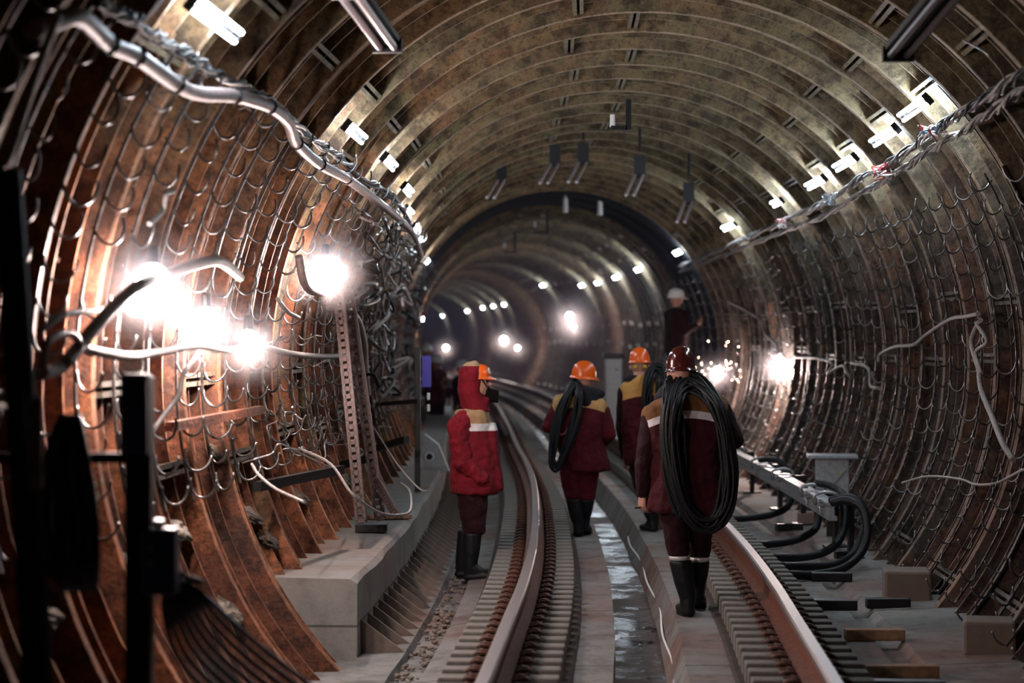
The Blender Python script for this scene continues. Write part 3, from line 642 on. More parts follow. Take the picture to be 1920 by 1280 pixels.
# post with the blue sign
def post_at(x, y0, y1, d, w_, label, name='steel_post'):
    a, b = px(x, y1, d), px(x, y0, d); bm = bmesh.new(); box(bm, (0,0,(b.z-a.z)/2), (w_, w_, b.z-a.z), None, 0, .004)
    t = thing(name, label, 'post', a); obj('pole', bm, M['blackmetal'], t); return t
t = post_at(783, 651, 922, 20.3, .055, 'thin black post on the ledge carrying a small blue sign')
bm = bmesh.new(); box(bm, (.085,-.03,1.145), (.09,.02,.30), None, 0, .004); obj('sign_plate', bm, M['blue'], t)
for z in (.91, .80): 
    bm = bmesh.new(); box(bm, (.105,-.03,z), (.03,.02,.07), None, 0, .008); obj('insulator', bm, M['white'], t)
# concrete wedge with a hole beside the post
t = thing('concrete_wedge', 'grey triangular plate with a round hole on the ledge beyond the blue-signed post', 'plate', px(822, 884, 24))
bm = bmesh.new(); v = [bm.verts.new(q) for q in ((-.20,0,0),(.12,0,0),(.0,0,.30),(-.16,0,.42),(-.20,.3,0),(.12,.3,0),(.0,.3,.30),(-.16,.3,.42))]
for f in ((0,1,2,3),(7,6,5,4),(0,4,5,1),(1,5,6,2),(2,6,7,3),(3,7,4,0)): bm.faces.new([v[k] for k in f])
obj('plate_body', bm, M['greybox'], t)
bm = bmesh.new(); cyl(bm, (-.10,-.02,.17), (-.10,.0,.17), .052, None, 18); obj('hole_ring', bm, M['white'], t)
bm = bmesh.new(); cyl(bm, (-.10,-.03,.17), (-.10,.0,.17), .036, None, 18); obj('hole', bm, M['black'], t)
bm = bmesh.new(); box(bm, (0,0,.03), (.24,.14,.06), None, 0, .004); o = obj('dark_bar', bm, M['blackmetal']); o.location = L(16.1,-2.02,.37); tag(o, 'small dark bar lying on the ledge by the looping cable', 'bar')
bm = bmesh.new(); box(bm, (0,0,.015), (.35,.16,.03), None, 0, .006); o = obj('pale_board', bm, M['wood']); o.location = L(17.3,-1.98,.37); o.rotation_euler = (0,0,.3); tag(o, 'pale board lying on the ledge at the foot of the blue-signed post', 'board')
# ------------------------------------------------------------------ near left posts (out of focus)
D0 = 7.0
a = px(262, 1400, D0)
t = thing('cable_post', 'black foreground post carrying two navy boxes and a cross arm', 'post', a)
H = (1400-705)/F*D0
bm = bmesh.new(); box(bm, (0,0,H/2), (.085,.085,H), None, 0, .004); obj('pole', bm, M['blackmetal'], t)
bm = bmesh.new(); z = (1400-775)/F*D0; box(bm, (-.005,-.05,z), (.088,.08,.265), None, 0, .006); obj('upper_box', bm, M['navy'], t)
bm = bmesh.new(); z = (1400-1048)/F*D0; box(bm, (.075,-.05,z), (.115,.10,.215), None, 0, .006); lb_ = obj('lower_box', bm, M['navy'], t)
for dz in (.05,-.0): bm = bmesh.new(); cyl(bm, (.055,-.10,z+dz), (.055,-.115,z+dz), .012, None, 12); obj('box_screw', bm, M['steel'], t)
bm = bmesh.new(); cyl(bm, (.07,-.05,z+.11), (.07,-.05,z+.135), .022, None, 12); obj('cap_nut', bm, M['steel'], t)
bm = bmesh.new(); z = (1400-858)/F*D0; box(bm, (-.26,-.01,z), (.50,.035,.035)); obj('cross_arm', bm, M['blackmetal'], t)
cable('stub_cable', [px(335,1075,D0),px(350,1083,D0+.05),px(377,1091,D0+.1)], .012, M['black'], 'stub of black cable poking out behind the lower navy box', n=3)
for k in range(9):
    u = k-4
    cable('pipe_bundle', [px(325+u*4,1095-abs(u)*2,7.05+R.uniform(0,.05)), px(345+u*9,1135-u*5,7.1), px(385+u*13,1200-u*8,7.2), px(440+u*14,1255-u*9,7.35), px(520+u*15,1320-u*9,7.5), px(580+u*15,1370-u*9,7.6)], .0105, M['pipe'], 'black cable in the fan running down from the lower navy box', group='black cables fanning from the lower navy box')
t = thing('dark_column', 'dark leaning column at the far left edge, badly out of focus', 'post', px(60,1400,6.6))
bm = bmesh.new(); cyl(bm, (.03,0,0), (-.075,0,(1400-320)/F*6.6), .05, .045, 14); obj('pole', bm, M['blackmetal'], t)
bm = bmesh.new()
for k in range(14):
    u = (k/13-.5); v = [px(130+u*30,780,6.9), px(125+u*70,850,6.85+R.uniform(-.03,.03)), px(125+u*105,960,6.8+R.uniform(-.05,.05)), px(130+u*100,1050,6.8), px(150+u*55,1105,6.85)]
    tube(bm, catmull(v, 5), .014, 7)
tag(obj('cable_hank', bm, M['pipe']), 'thick hank of black cables hanging from the cross arm at left', 'cable')
bm = bmesh.new(); box(bm, (0,0,0), (.045,.02,.28), None, 0, .006); o = obj('insulator_plate', bm, M['hose']); o.location = px(66,830,6.45); tag(o, 'pale pinkish plate on the dark column at far left', 'plate')
for (x,y) in ((30,480),(28,740)):
    q = wallpt(max(x,5), y, 2.5); bm = bmesh.new(); bmesh.ops.create_icosphere(bm, subdivisions=2, radius=.07, matrix=Matrix.Diagonal((.8,1.2,.6,1)))
    o = obj('lime_lump', bm, M['lime']); o.location = q; tag(o, 'pale lime lump on the ribs at the left edge, %s one' % ('upper' if y < 600 else 'lower'), 'lime lump')
# mortar lumps on the lower joints of the left wall
for i, (x, y) in enumerate([(405,845),(230,1050),(330,990),(470,965),(500,1010),(560,930),(640,890),(430,1140),(90,1140),(590,1105)]):
    q = wallpt(x, y, 2.62); bm = bmesh.new(); bmesh.ops.create_icosphere(bm, subdivisions=3, radius=.085)
    for v in bm.verts: v.co *= (1+R.uniform(-.22,.22))*(1+.25*math.sin(v.co.x*60+i)*math.sin(v.co.y*47)); v.co.y *= 2.2; v.co.z *= .32
    o = obj('mortar_lump', bm, M['lime'], None, False); o.location = q; o.rotation_euler = (0,.7,0); tag(o, 'pale crumbled mortar heap caught on the brown ribs, %s' % ['beside the orange lit ribs','behind the foreground post','right of the foreground post','above the black fan of cables','near the ledge end','under the loose pale wire','under the black bracket bar','just above the black cables','low at the left edge','at the corner of the ledge'][i], 'mortar', 'mortar heaps on the left ribs')
# ------------------------------------------------------------------ people
ICO = []
_b = bmesh.new(); bmesh.ops.create_icosphere(_b, subdivisions=2, radius=1); ICO = [v.co.copy() for v in _b.verts]; _b.free()
def ell(c, r):
    if not hasattr(r, '__len__'): r = (r, r, r)
    return [Vector(c)+Vector((v.x*r[0], v.y*r[1], v.z*r[2])) for v in ICO]
def blob(name, hulls, mat, parent, vox=.012, sm=5, disp=0, dscale=.12):
    """hulls: list of lists of (centre, radii); each list becomes one convex piece, all pieces melt into one surface"""
    bm = bmesh.new()
    for h in hulls:
        vs = []
        for c, r in h: vs += ell(c, r)
        nv = [bm.verts.new(v) for v in vs]; res = bmesh.ops.convex_hull(bm, input=nv)
        bad = [g for g in res['geom_interior'] if isinstance(g, bmesh.types.BMVert)]
        if bad: bmesh.ops.delete(bm, geom=list(set(bad)), context='VERTS')
    me = bpy.data.meshes.new(name); bm.to_mesh(me); bm.free(); o = bpy.data.objects.new('tmp', me); C.objects.link(o)
    m = o.modifiers.new('r', 'REMESH'); m.mode = 'VOXEL'; m.voxel_size = vox
    m = o.modifiers.new('s', 'SMOOTH'); m.iterations = sm; m.factor = .5
    if disp:
        tx = bpy.data.textures.new('folds', 'CLOUDS'); tx.noise_scale = dscale; tx.noise_depth = 2
        m = o.modifiers.new('d', 'DISPLACE'); m.texture = tx; m.strength = disp; m.mid_level = .5; m.texture_coords = 'LOCAL'
    dg = bpy.context.evaluated_depsgraph_get(); me2 = bpy.data.meshes.new_from_object(o.evaluated_get(dg)); me2.name = name
    bpy.data.objects.remove(o); me2.materials.clear(); me2.materials.append(mat)
    for p in me2.polygons: p.use_smooth = True
    o = bpy.data.objects.new(name, me2); C.objects.link(o); o.parent = parent; return o
def chain(*pts): return [[pts[i], pts[i+1]] for i in range(len(pts)-1)]
def helmet(parent, c, r, mat, tilt=(0,0,0), peak=1, name='helmet', peak_dir=1):
    bm = bmesh.new(); rx, ry, rz = r; seg = 36; rows = []
    prof = [(1.10,-.04),(1.10,.0),(1.01,.03),(1.0,.16),(.965,.38),(.88,.60),(.74,.78),(.52,.92),(.26,.985),(0.02,1.0)]
    for s, z in prof:
        row = []
        for k in range(seg):
            a = 2*PI*k/seg; x, y = math.cos(a)*s, math.sin(a)*s
            if s > 1.05:
                f = max(0, math.sin(a)*peak_dir); y += peak_dir*.30*peak*f**2; zz = z-.10*f*f*peak
            else: zz = z
            if z > .7: zz += .035*math.exp(-(x/.16)**2)                       # ridge over the crown
            row.append(bm.verts.new((x*rx, y*ry, zz*rz)))
        rows.append(row)
    for A, B in zip(rows, rows[1:]):
        for k in range(seg): bm.faces.new((A[k], A[(k+1) % seg], B[(k+1) % seg], B[k])).smooth = True
    bm.faces.new(rows[-1])
    E = Euler(tilt).to_matrix().to_4x4(); bmesh.ops.transform(bm, matrix=Matrix.Translation(c) @ E, verts=bm.verts)
    return obj(name, bm, mat, parent)
def hand(w, d, side, curl=.5, s=1.0):
    """hulls of a hand: w wrist point, d direction the fingers point, side = direction of the thumb; five unequal fingers"""
    w, d, t = Vector(w), Vector(d).normalized(), Vector(side).normalized(); n = d.cross(t).normalized(); H = []
    H.append([(w, (.024*s,)*3), (w+d*.05*s+t*.028*s, (.017*s,)*3), (w+d*.085*s+t*.032*s, (.013*s,)*3), (w+d*.085*s-t*.032*s, (.013*s,)*3), (w+d*.05*s-t*.028*s, (.017*s,)*3)])
    for k, (o_, l_) in enumerate(((.033,.074),(.012,.084),(-.011,.078),(-.033,.062))):
        p = w+d*.088*s+t*o_*s; a = 0; pts = [(p, .0105*s)]
        for q in (.45,.32,.23):
            a += curl*(.9+.12*k); dd = d*math.cos(a)+n*math.sin(a); p = p+dd*l_*q*s; pts.append((p, .009*s))
        H += chain(*pts)
    p = w+d*.025*s+t*.03*s; pts = [(p, .014*s)]
    for q, a in ((.04,.75),(.03,.45),(.024,.15)):
        p = p+(d*math.cos(a)+t*math.sin(a)+n*.25*curl).normalized()*q*s; pts.append((p, .011*s))
    return H+chain(*pts)
def coil(name, label, parent_loc, c, rx, rz, tilt, n, spread, r, yfun, jit=.012, group=None, twist=0):
    """loops of cable: each loop an oval in the x-z plane about c, bent in depth by yfun"""
    bm = bmesh.new()
    for i in range(n):
        a = R.uniform(0, 6.28); b = R.random()**.5; ox, oy = math.cos(a)*b*spread, math.sin(a)*b*spread; ph = R.uniform(0, 6.28); pts = []
        sx, sz = 1+R.uniform(-.07,.07), 1+R.uniform(-.05,.05)
        for k in range(40):
            t = 2*PI*k/40; x = math.cos(t)*rx*sx+ox*math.cos(t)+jit*math.sin(3*t+ph); z = math.sin(t)*rz*sz+ox*math.sin(t)+jit*math.cos(2*t+ph)
            X = x*math.cos(tilt)-z*math.sin(tilt); Z = x*math.sin(tilt)+z*math.cos(tilt)
            pts.append(Vector((c[0]+X, c[1]+oy+yfun(X, Z), c[2]+Z)))
        tube(bm, pts, r, 7, True)
    o = obj(name, bm, M['black']); o.location = parent_loc; return tag(o, label, 'cable coil', group)
class Man:
    def __init__(s, label, p, x0, y0, group=None):
        s.p, s.x0, s.y0 = p, x0, y0; s.d = F/p
        s.loc = Vector(((x0-960)/p, s.d, CAMZ-(y0-YH)/p)); s.root = thing('person', label, 'person', s.loc, 0, group)
    def J(s, x, y, dep=0):      # photo position -> local metres, at depth dep behind the feet
        k = (s.d+dep)/s.d
        return Vector(((x-960)/s.p*k-(s.x0-960)/s.p, dep, (CAMZ-(y-YH)/s.p*k)-s.loc.z))
def boot(parent, knee, ankle, toe, heel_r=.045, h=.10, vox=.009, mat='black'):
    """rubber boot: knee-high shaft, ankle, foot with a heel and rounded toe; ankle and toe are sole-level points"""
    k, a, t = Vector(knee), Vector(ankle), Vector(toe); d = (t-a).normalized()
    hl = [[(k, (.080,.084,.015)), (k*.5+a*.5+Vector((0,0,.05)), (.071,.078,.04))],
          [(k*.5+a*.5+Vector((0,0,.05)), (.071,.078,.04)), (a+Vector((0,0,.12)), (.056,.064,.04))],
          [(a+Vector((0,0,.12)), (.056,.064,.04)), (a-d*.01+Vector((0,0,.045)), (.043,.055 if abs(d.y) > .5 else .043,.04)), (a+d*.10+Vector((0,0,.06)), (.042,.042,.04))],
          [(a-d*.015+Vector((0,0,.035)), (.050,.050,.033)), (a+d*.12+Vector((0,0,.045)), (.055,.055,.044)), (t-d*.03+Vector((0,0,.035)), (.050,.050,.035))]]
    o = blob('boot', hl, M[mat], parent, vox, 3)
    bm = bmesh.new(); s_ = Vector((-d.y, d.x, 0)).normalized()
    out = []
    for q in range(20):
        aa = 2*PI*q/20; f = math.cos(aa); out.append((a+t-d*.05)/2+d*f*((t-a).length/2+.02)+s_*math.sin(aa)*(.056+.006*f))
    lo = [bm.verts.new(v+Vector((0,0,.0))) for v in out]; hi = [bm.verts.new(v+Vector((0,0,.022))) for v in out]
    bm.faces.new(lo[::-1]); bm.faces.new(hi)
    for q in range(20): bm.faces.new((lo[q], lo[(q+1) % 20], hi[(q+1) % 20], hi[q]))
    obj('boot_sole', bm, M[mat], o)
    return o
# --- nearest worker, seen from behind, big coil on the right shoulder
m = Man('worker in a maroon helmet seen from behind, nearest, carrying the largest cable coil', 284, 1290, 1156); J = m.J; rt = m.root
hd = J(1277,697,.10)
body = [[(hd, (.078,.098,.105)), (hd+Vector((0,.03,-.06)), (.06,.075,.06))], [(hd+Vector((0,0,-.08)), (.055,.055,.04)), (J(1280,745,.03), (.07,.06,.03))],
        [(hd+Vector((-.085,0,-.01)), (.012,.022,.032)), (hd+Vector((-.07,0,-.01)), (.012,.02,.03))], [(hd+Vector((.085,0,-.01)), (.012,.022,.032)), (hd+Vector((.07,0,-.01)), (.012,.02,.03))],
        [(hd+Vector((0,.10,-.02)), (.012,.02,.02)), (hd+Vector((0,.08,.02)), (.01,.02,.02))],
        [(J(1235,790,0), .05), (J(1335,775,0), .05), (J(1285,850,0), (.14,.09,.1)), (J(1285,940,0), (.13,.09,.08))], [(J(1265,950,0), .08), (J(1272,1040,-.0), .05)], [(J(1308,950,0), .08), (J(1316,1040,.17), .05)],
        [(J(1272,1040,-.0), .05), (J(1284,1110,0), .028)], [(J(1316,1040,.17), .05), (J(1310,1100,.22), .028)],
        [(J(1224,792,0), .035), (J(1208,870,-.02), .028)], [(J(1208,870,-.02), .028), (J(1205,925,.03), .024)], [(J(1352,778,0), .035), (J(1377,828,-.05), .028)], [(J(1377,828,-.05), .028), (J(1355,770,.22), .024)]]
body += hand(J(1204,925,.04), (.02,.02,-1), (-.4,.9,0), .55, .95)
body += hand(J(1355,770,.22), (-.3,.1,.9), (-1,0,-.2), .8, .95)
blob('body', body, M['skin'], rt, .0075, 2)
MJ1 = cloth('maroon_jacket_striped', (.045,.003,.007), 1.315, (1.315,1.365), .9, (.16,.075,.03))
blob('jacket', [[(J(1228,778,0), (.09,.12,.09)), (J(1345,765,0), (.09,.12,.09)), (J(1288,745,.0), (.15,.11,.05)), (J(1285,850,-.02), (.235,.15,.12))],
                [(J(1285,850,-.02), (.235,.15,.12)), (J(1272,955,-.01), (.215,.16,.04)), (J(1330,968,0), (.12,.15,.04))]], MJ1, rt, .011, 4, .035, .10)
blob('sleeve', chain((J(1222,785,0), (.075,.085,.075)), (J(1208,870,-.02), (.066,.07,.06)), (J(1206,925,.03), (.05,.052,.03))), M['maroon_dark'], rt, .011, 4, .02, .07)
blob('sleeve', chain((J(1352,772,0), (.08,.09,.08)), (J(1377,826,-.05), (.068,.07,.06)), (J(1362,785,.17), (.052,.055,.05))), M['maroon_dark'], rt, .011, 4, .02, .07)
blob('collar', [[(J(1262,728,.02), (.085,.08,.045)), (J(1305,733,.0), (.12,.09,.045)), (J(1240,748,.02), (.06,.07,.025))]], M['darkcollar'], rt, .011, 4, .02, .06)
blob('trousers', [[(J(1263,950,0), (.105,.12,.08)), (J(1272,1036,0), (.075,.08,.04))], [(J(1312,950,.02), (.105,.12,.08)), (J(1312,1038,.15), (.075,.08,.04))], [(J(1270,940,0), .11), (J(1310,940,0), .11)]], M['maroon_dark'], rt, .011, 4, .025, .08)
for c in (J(1274,1043,0), J(1311,1046,.15)):
    blob('trouser_band', [[(c, (.076,.08,.014)), (c+Vector((0,0,-.02)), (.070,.074,.01))]], M['reflect'], rt, .008, 2)
boot(rt, J(1276,1052,0), Vector((J(1290,1156,0).x, 0, 0)), Vector((J(1290,1156,0).x-.02, .27, 0)))
boot(rt, J(1309,1052,.16), J(1308,1130,.24), J(1312,1142,.46)+Vector((0,0,.0)))
helmet(rt, hd+Vector((0,0,.005)), (.096,.122,.165), M['darkhat'], (-.10,0,.05))
bm = bmesh.new(); tube(bm, [hd+Vector((math.cos(a)*.10, math.sin(a)*.125, .012)) for a in [k*PI/12 for k in range(24)]], .005, 6, True); obj('helmet_strap', bm, M['black'], rt)
bm = bmesh.new(); cyl(bm, J(1190,952,.05), J(1204,951,.05), .005, None, 8); o = obj('cigarette', bm, M['black']); o.location = m.loc; tag(o, 'thin dark cigarette held in the hanging left hand of the nearest worker', 'cigarette')
cc = J(1310,850,-.17)
coil('cable_coil', 'large black cable coil hanging over the right shoulder of the nearest worker', m.loc, cc, .180, .465, .12, 26, .050, .0125, lambda X, Z: -.03-.03*math.sin(PI*(Z+.48)/.96)+max(0, Z-.33)*1.6, .012)
cc2 = J(1268,800,-.17)
coil('cable_coil', 'narrow strands of black cable crossing the yoke of the nearest worker', m.loc, J(1263,840,-.17), .045, .42, .06, 9, .02, .011, lambda X, Z: -.02+max(0, Z-.3)*1.3, .02)
# --- worker in profile with red hood
m = Man('worker in a red hooded jacket standing in profile, orange hard hat brim and black mask', 233, 887, 1087); J = m.J; rt = m.root
hd = J(893,716,0)
body = [[(hd+Vector((-.02,0,.02)), (.098,.075,.10)), (hd+Vector((.03,0,-.05)), (.06,.06,.06))],
        [(hd+Vector((.075,0,.0)), (.02,.045,.045)), (hd+Vector((.05,0,-.02)), (.04,.055,.09))],                       # face front and brow
        [(hd+Vector((.098,0,.012)), (.008,.009,.008)), (hd+Vector((.118,0,-.022)), (.011,.013,.010)), (hd+Vector((.09,0,-.028)), (.012,.016,.010))],   # nose
        [(hd+Vector((.088,0,.028)), (.012,.042,.008)), (hd+Vector((.075,0,.028)), (.012,.045,.01))],
        [(hd+Vector((.09,0,-.052)), (.014,.022,.006)), (hd+Vector((.08,0,-.062)), (.016,.024,.008))],                   # lips
        [(hd+Vector((.078,0,-.09)), (.02,.024,.018)), (hd+Vector((.05,0,-.085)), (.03,.04,.02))],                         # chin
        [(hd+Vector((-.01,-.075,-.01)), (.02,.012,.032)), (hd+Vector((-.01,-.065,-.01)), (.02,.012,.03))],
        [(hd+Vector((-.02,0,-.07)), (.055,.055,.05)), (J(885,775,0), (.07,.07,.03))],
        [(J(885,800,0), (.09,.13,.06)), (J(885,900,0), (.12,.15,.1))], [(J(880,930,.08), .085), (J(884,1000,.09), .05)], [(J(884,930,-.08), .085), (J(888,1000,-.08), .05)],
        [(J(878,1000,.09), .04), (J(868,1066,.10), .025)], [(J(886,1000,-.08), .04), (J(883,1072,-.08), .025)],
        [(J(870,800,-.13), .035), (J(868,865,-.18), .028)], [(J(868,865,-.18), .028), (J(893,893,-.13), .024)], [(J(875,800,.13), .035), (J(872,865,.18), .028)], [(J(872,865,.18), .028), (J(893,895,.13), .024)]]
body += hand(J(893,893,-.13), (.7,.3,-.6), (.3,.9,.3), .6, .9) + hand(J(893,893,.13), (.7,-.3,-.6), (.3,-.9,.3), .6, .9)
bd = blob('body', body, M['skin'], rt, .0075, 2)
bm = bmesh.new(); bmesh.ops.create_uvsphere(bm, u_segments=12, v_segments=8, radius=.011, matrix=Matrix.Translation(hd+Vector((.083,-.03,.006)))); bmesh.ops.create_uvsphere(bm, u_segments=12, v_segments=8, radius=.011, matrix=Matrix.Translation(hd+Vector((.083,.03,.006)))); obj('eyes', bm, M['black'], rt, True)
blob('moustache', [[(hd+Vector((.105,0,-.042)), (.010,.028,.007)), (hd+Vector((.092,0,-.048)), (.012,.034,.007))]], M['hair'], rt, .006, 2)
MJ2 = cloth('red_jacket_striped', (.15,.005,.013), 1.205, (1.205,1.265), 0, (.36,.22,.11))  # lamplight on this jacket is put into its brighter red
blob('jacket', [[(J(880,778,-.10), (.13,.08,.055)), (J(880,778,.10), (.13,.08,.055)), (J(898,772,0), (.08,.10,.05)), (J(888,850,0), (.195,.21,.10))], [(J(888,850,0), (.195,.21,.10)), (J(893,905,0), (.215,.22,.06)), (J(889,922,0), (.205,.22,.03))],
                [(J(925,800,0), (.03,.12,.04)), (J(938,915,0), (.03,.1,.02)), (J(900,900,0), (.06,.12,.04))]], MJ2, rt, .011, 4, .035, .10)
blob('sleeve', chain((J(866,790,-.15), (.085,.07,.085)), (J(858,800,-.17), (.085,.085,.07)), (J(868,868,-.2), (.082,.075,.06)), (J(905,898,-.19), (.062,.06,.055))), M['red'], rt, .010, 4, .045, .06)
blob('sleeve', chain((J(872,790,.17), (.08,.07,.08)), (J(870,865,.21), (.08,.075,.06)), (J(905,895,.19), (.062,.06,.055))), M['red'], rt, .011, 4, .03, .07)
MH = cloth('red_hood', (.19,.005,.014), 1.722, (0,0), 0, (.42,.27,.15))  # hood red also brightened in colour for the lamplight on it
blob('hood', [[(J(884,702,0), (.108,.105,.11)), (J(880,735,0), (.098,.11,.08))], [(J(880,735,0), (.095,.11,.08)), (J(893,768,0), (.12,.13,.04))], [(J(890,699,0), (.06,.112,.105)), (J(890,735,-.0), (.05,.108,.07))],
              [(J(905,758,0), (.05,.09,.05)), (J(913,750,0), (.03,.07,.04))]], MH, rt, .009, 3, .012, .08)
hm = helmet(rt, hd+Vector((.030,0,.040)), (.085,.085,.10), M['orange'], (0,.12,-PI/2), 1.6)
blob('helmet_front', [[(hd+Vector((.100,0,.095)), (.012,.055,.026)), (hd+Vector((.108,0,.07)), (.010,.05,.012))]], M['reflect'], rt, .007, 2)
blob('mask', [[(hd+Vector((.095,0,-.075)), (.02,.045,.03)), (hd+Vector((.178,0,-.085)), (.006,.05,.02)), (hd+Vector((.172,0,-.150)), (.006,.05,.02)), (hd+Vector((.09,0,-.14)), (.03,.05,.02))]], M['mask'], rt, .007, 2)
bm = bmesh.new(); tube(bm, catmull([hd+Vector(q) for q in ((.02,-.078,.05),(.06,-.07,.0),(.1,-.05,-.06))], 5), .005, 6); obj('mask_strap', bm, M['black'], rt)
blob('trousers', [[(J(882,925,.08), (.12,.10,.08)), (J(886,992,.09), (.085,.08,.05))], [(J(886,925,-.08), (.13,.10,.08)), (J(890,995,-.08), (.095,.08,.05))], [(J(884,920,.05), .12), (J(884,920,-.05), .12)]], M['maroon_dark'], rt, .011, 4, .03, .08)
boot(rt, J(876,995,.09), Vector((J(866,1080,.10).x, .12, .0)), Vector((J(866,1080,.10).x+.25, .10, 0)))
boot(rt, J(886,1000,-.08), Vector((J(882,1087,-.08).x, -.08, 0)), Vector((J(882,1087,-.08).x+.27, -.10, 0)))
# --- worker in the middle, seen from behind, slim coil on the left
def letters(parent, txt, size, loc, mat):
    cu = bpy.data.curves.new('t', 'FONT'); cu.body = txt; cu.size = size; cu.extrude = .002; cu.align_x = 'CENTER'
    o = bpy.data.objects.new('t', cu); C.objects.link(o); dg = bpy.context.evaluated_depsgraph_get(); me = bpy.data.meshes.new_from_object(o.evaluated_get(dg)); bpy.data.objects.remove(o)
    me.materials.clear(); me.materials.append(mat); o = bpy.data.objects.new('back_lettering', me); C.objects.link(o); o.parent = parent; o.location = loc; o.rotation_euler = (PI/2,0,0); return o
m = Man('worker in an orange helmet walking away beside the drain, slim coil on the left shoulder', 203, 1085, 1006); J = m.J; rt = m.root
hd = J(1096,709,.06)
body = [[(hd, (.08,.098,.105)), (hd+Vector((.02,.02,-.05)), (.06,.07,.06))], [(hd+Vector((0,0,-.07)), .055), (J(1090,745,0), (.07,.06,.03))], [(hd+Vector((.075,.03,-.02)), (.012,.02,.03)), (hd+Vector((.06,.03,-.02)), (.012,.02,.03))],
        [(hd+Vector((.08,.08,-.03)), .015), (hd+Vector((.05,.06,-.02)), .03)],
        [(J(1050,760,0), .06), (J(1125,765,0), .06), (J(1085,870,0), (.13,.09,.08))], [(J(1070,880,0), .08), (J(1073,940,.0), .05)], [(J(1102,880,0), .08), (J(1100,940,.05), .05)], [(J(1073,940,0), .05), (J(1080,990,0), .035)], [(J(1100,940,.05), .05), (J(1093,990,.12), .035)],
        [(J(1050,768,0), .035), (J(1031,800,-.03), .028)], [(J(1031,800,-.03), .028), (J(1045,770,.24), .024)], [(J(1128,772,0), .035), (J(1140,816,-.02), .028)], [(J(1140,816,-.02), .028), (J(1130,830,.24), .024)]]
body += hand(J(1045,770,.24), (.3,.1,.9), (1,0,-.2), .8, .95) + hand(J(1130,830,.24), (-.6,.7,.2), (0,.3,1), .7, .95)
blob('body', body, M['skin'], rt, .0075, 2)
MJ3 = cloth('maroon_jacket_patched', (.075,.004,.010), 1.20, (0,0), .9, (.50,.30,.12))
blob('jacket', [[(J(1050,755,0), (.075,.12,.08)), (J(1124,760,0), (.075,.12,.08)), (J(1088,740,0), (.13,.10,.05)), (J(1085,825,-.02), (.235,.15,.10))],
                [(J(1088,825,-.02), (.225,.15,.10)), (J(1100,880,-.01), (.235,.17,.03))]], MJ3, rt, .011, 4, .035, .10)
blob('sleeve', chain((J(1046,768,0), (.075,.085,.075)), (J(1030,800,-.03), (.08,.075,.06)), (J(1040,778,.18), (.058,.058,.05))), M['maroon'], rt, .011, 4, .02, .07)
blob('sleeve', chain((J(1130,772,0), (.075,.085,.075)), (J(1141,815,-.02), (.075,.07,.06)), (J(1132,828,.18), (.055,.055,.05))), M['maroon'], rt, .011, 4, .02, .07)
blob('collar', [[(J(1082,730,.0), (.13,.10,.05)), (J(1112,738,.0), (.12,.10,.05)), (J(1098,755,-.08), (.10,.05,.05))]], M['darkcollar'], rt, .011, 4, .02, .06)
blob('trousers', [[(J(1070,885,0), (.11,.12,.08)), (J(1075,930,0), (.085,.085,.04))], [(J(1102,885,.02), (.11,.12,.08)), (J(1099,932,.05), (.09,.085,.04))], [(J(1070,875,0), .11), (J(1100,875,0), .11)]], M['maroon'], rt, .011, 4, .025, .08)
boot(rt, J(1076,936,.0), Vector((J(1084,1006,0).x, 0, 0)), Vector((J(1084,1006,0).x+.02, .26, 0)))
boot(rt, J(1099,938,.05), J(1096,996,.12)*1+Vector((0,0,-.0)), J(1102,1000,.36))
helmet(rt, hd+Vector((-.01,-.01,.01)), (.10,.12,.15), M['orange'], (-.05,.12,-1.15))
coil('cable_coil', 'slim black cable coil hung on the left shoulder of the middle worker', m.loc, J(1060,797,-.19), .072, .40, -.25, 18, .04, .0125, lambda X, Z: -.02+max(0, Z-.27)*1.5, .012)
l1 = letters(rt, 'МО', .06, J(1050,772,-.185), M['beige'])
bm = bmesh.new(); tube(bm, [Vector((math.cos(a)*.055, 0, math.sin(a)*.075)) for a in [k*PI/14 for k in range(5, 28)]], .007, 5); o = obj('back_emblem', bm, simple('emblem_print', (.42,.10,.10), .7), rt); o.location = J(1053,799,-.19)
# --- worker behind, orange helmet with strap
m = Man('worker in an orange helmet with yellow strap, partly hidden behind the nearest worker', 198, 1222, 998); J = m.J; rt = m.root
hd = J(1199,682,.05)
body = [[(hd, (.082,.098,.105)), (hd+Vector((0,.02,-.05)), (.065,.07,.06))], [(hd+Vector((0,0,-.07)), .06), (J(1200,715,0), (.07,.06,.03))],
        [(hd+Vector((-.088,.01,-.03)), (.012,.022,.032)), (hd+Vector((-.07,.01,-.03)), (.012,.02,.03))], [(hd+Vector((.088,.01,-.03)), (.012,.022,.032)), (hd+Vector((.07,.01,-.03)), (.012,.02,.03))],
        [(J(1172,735,0), .06), (J(1238,735,0), .06), (J(1208,860,0), (.13,.09,.08))], [(J(1200,880,0), .08), (J(1214,940,.0), .05)], [(J(1228,880,0), .08), (J(1236,940,.1), .05)], [(J(1214,940,0), .05), (J(1222,985,0), .035)], [(J(1236,940,.1), .05), (J(1238,985,.2), .035)],
        [(J(1173,740,0), .035), (J(1168,808,0), .028)], [(J(1168,808,0), .028), (J(1172,858,.1), .024)], [(J(1240,742,0), .035), (J(1250,790,0), .028)], [(J(1250,790,0), .028), (J(1236,750,.22), .028)]]
body += hand(J(1172,860,.1), (.05,.2,-1), (.2,.9,0), .6, .95) + hand(J(1236,750,.22), (-.3,.1,.9), (-1,0,-.2), .8, .95)
blob('body', body, M['skin'], rt, .0075, 2)
MJ4 = cloth('maroon_jacket_yoked', (.055,.003,.008), 1.30, (0,0), .6, (.50,.27,.08))
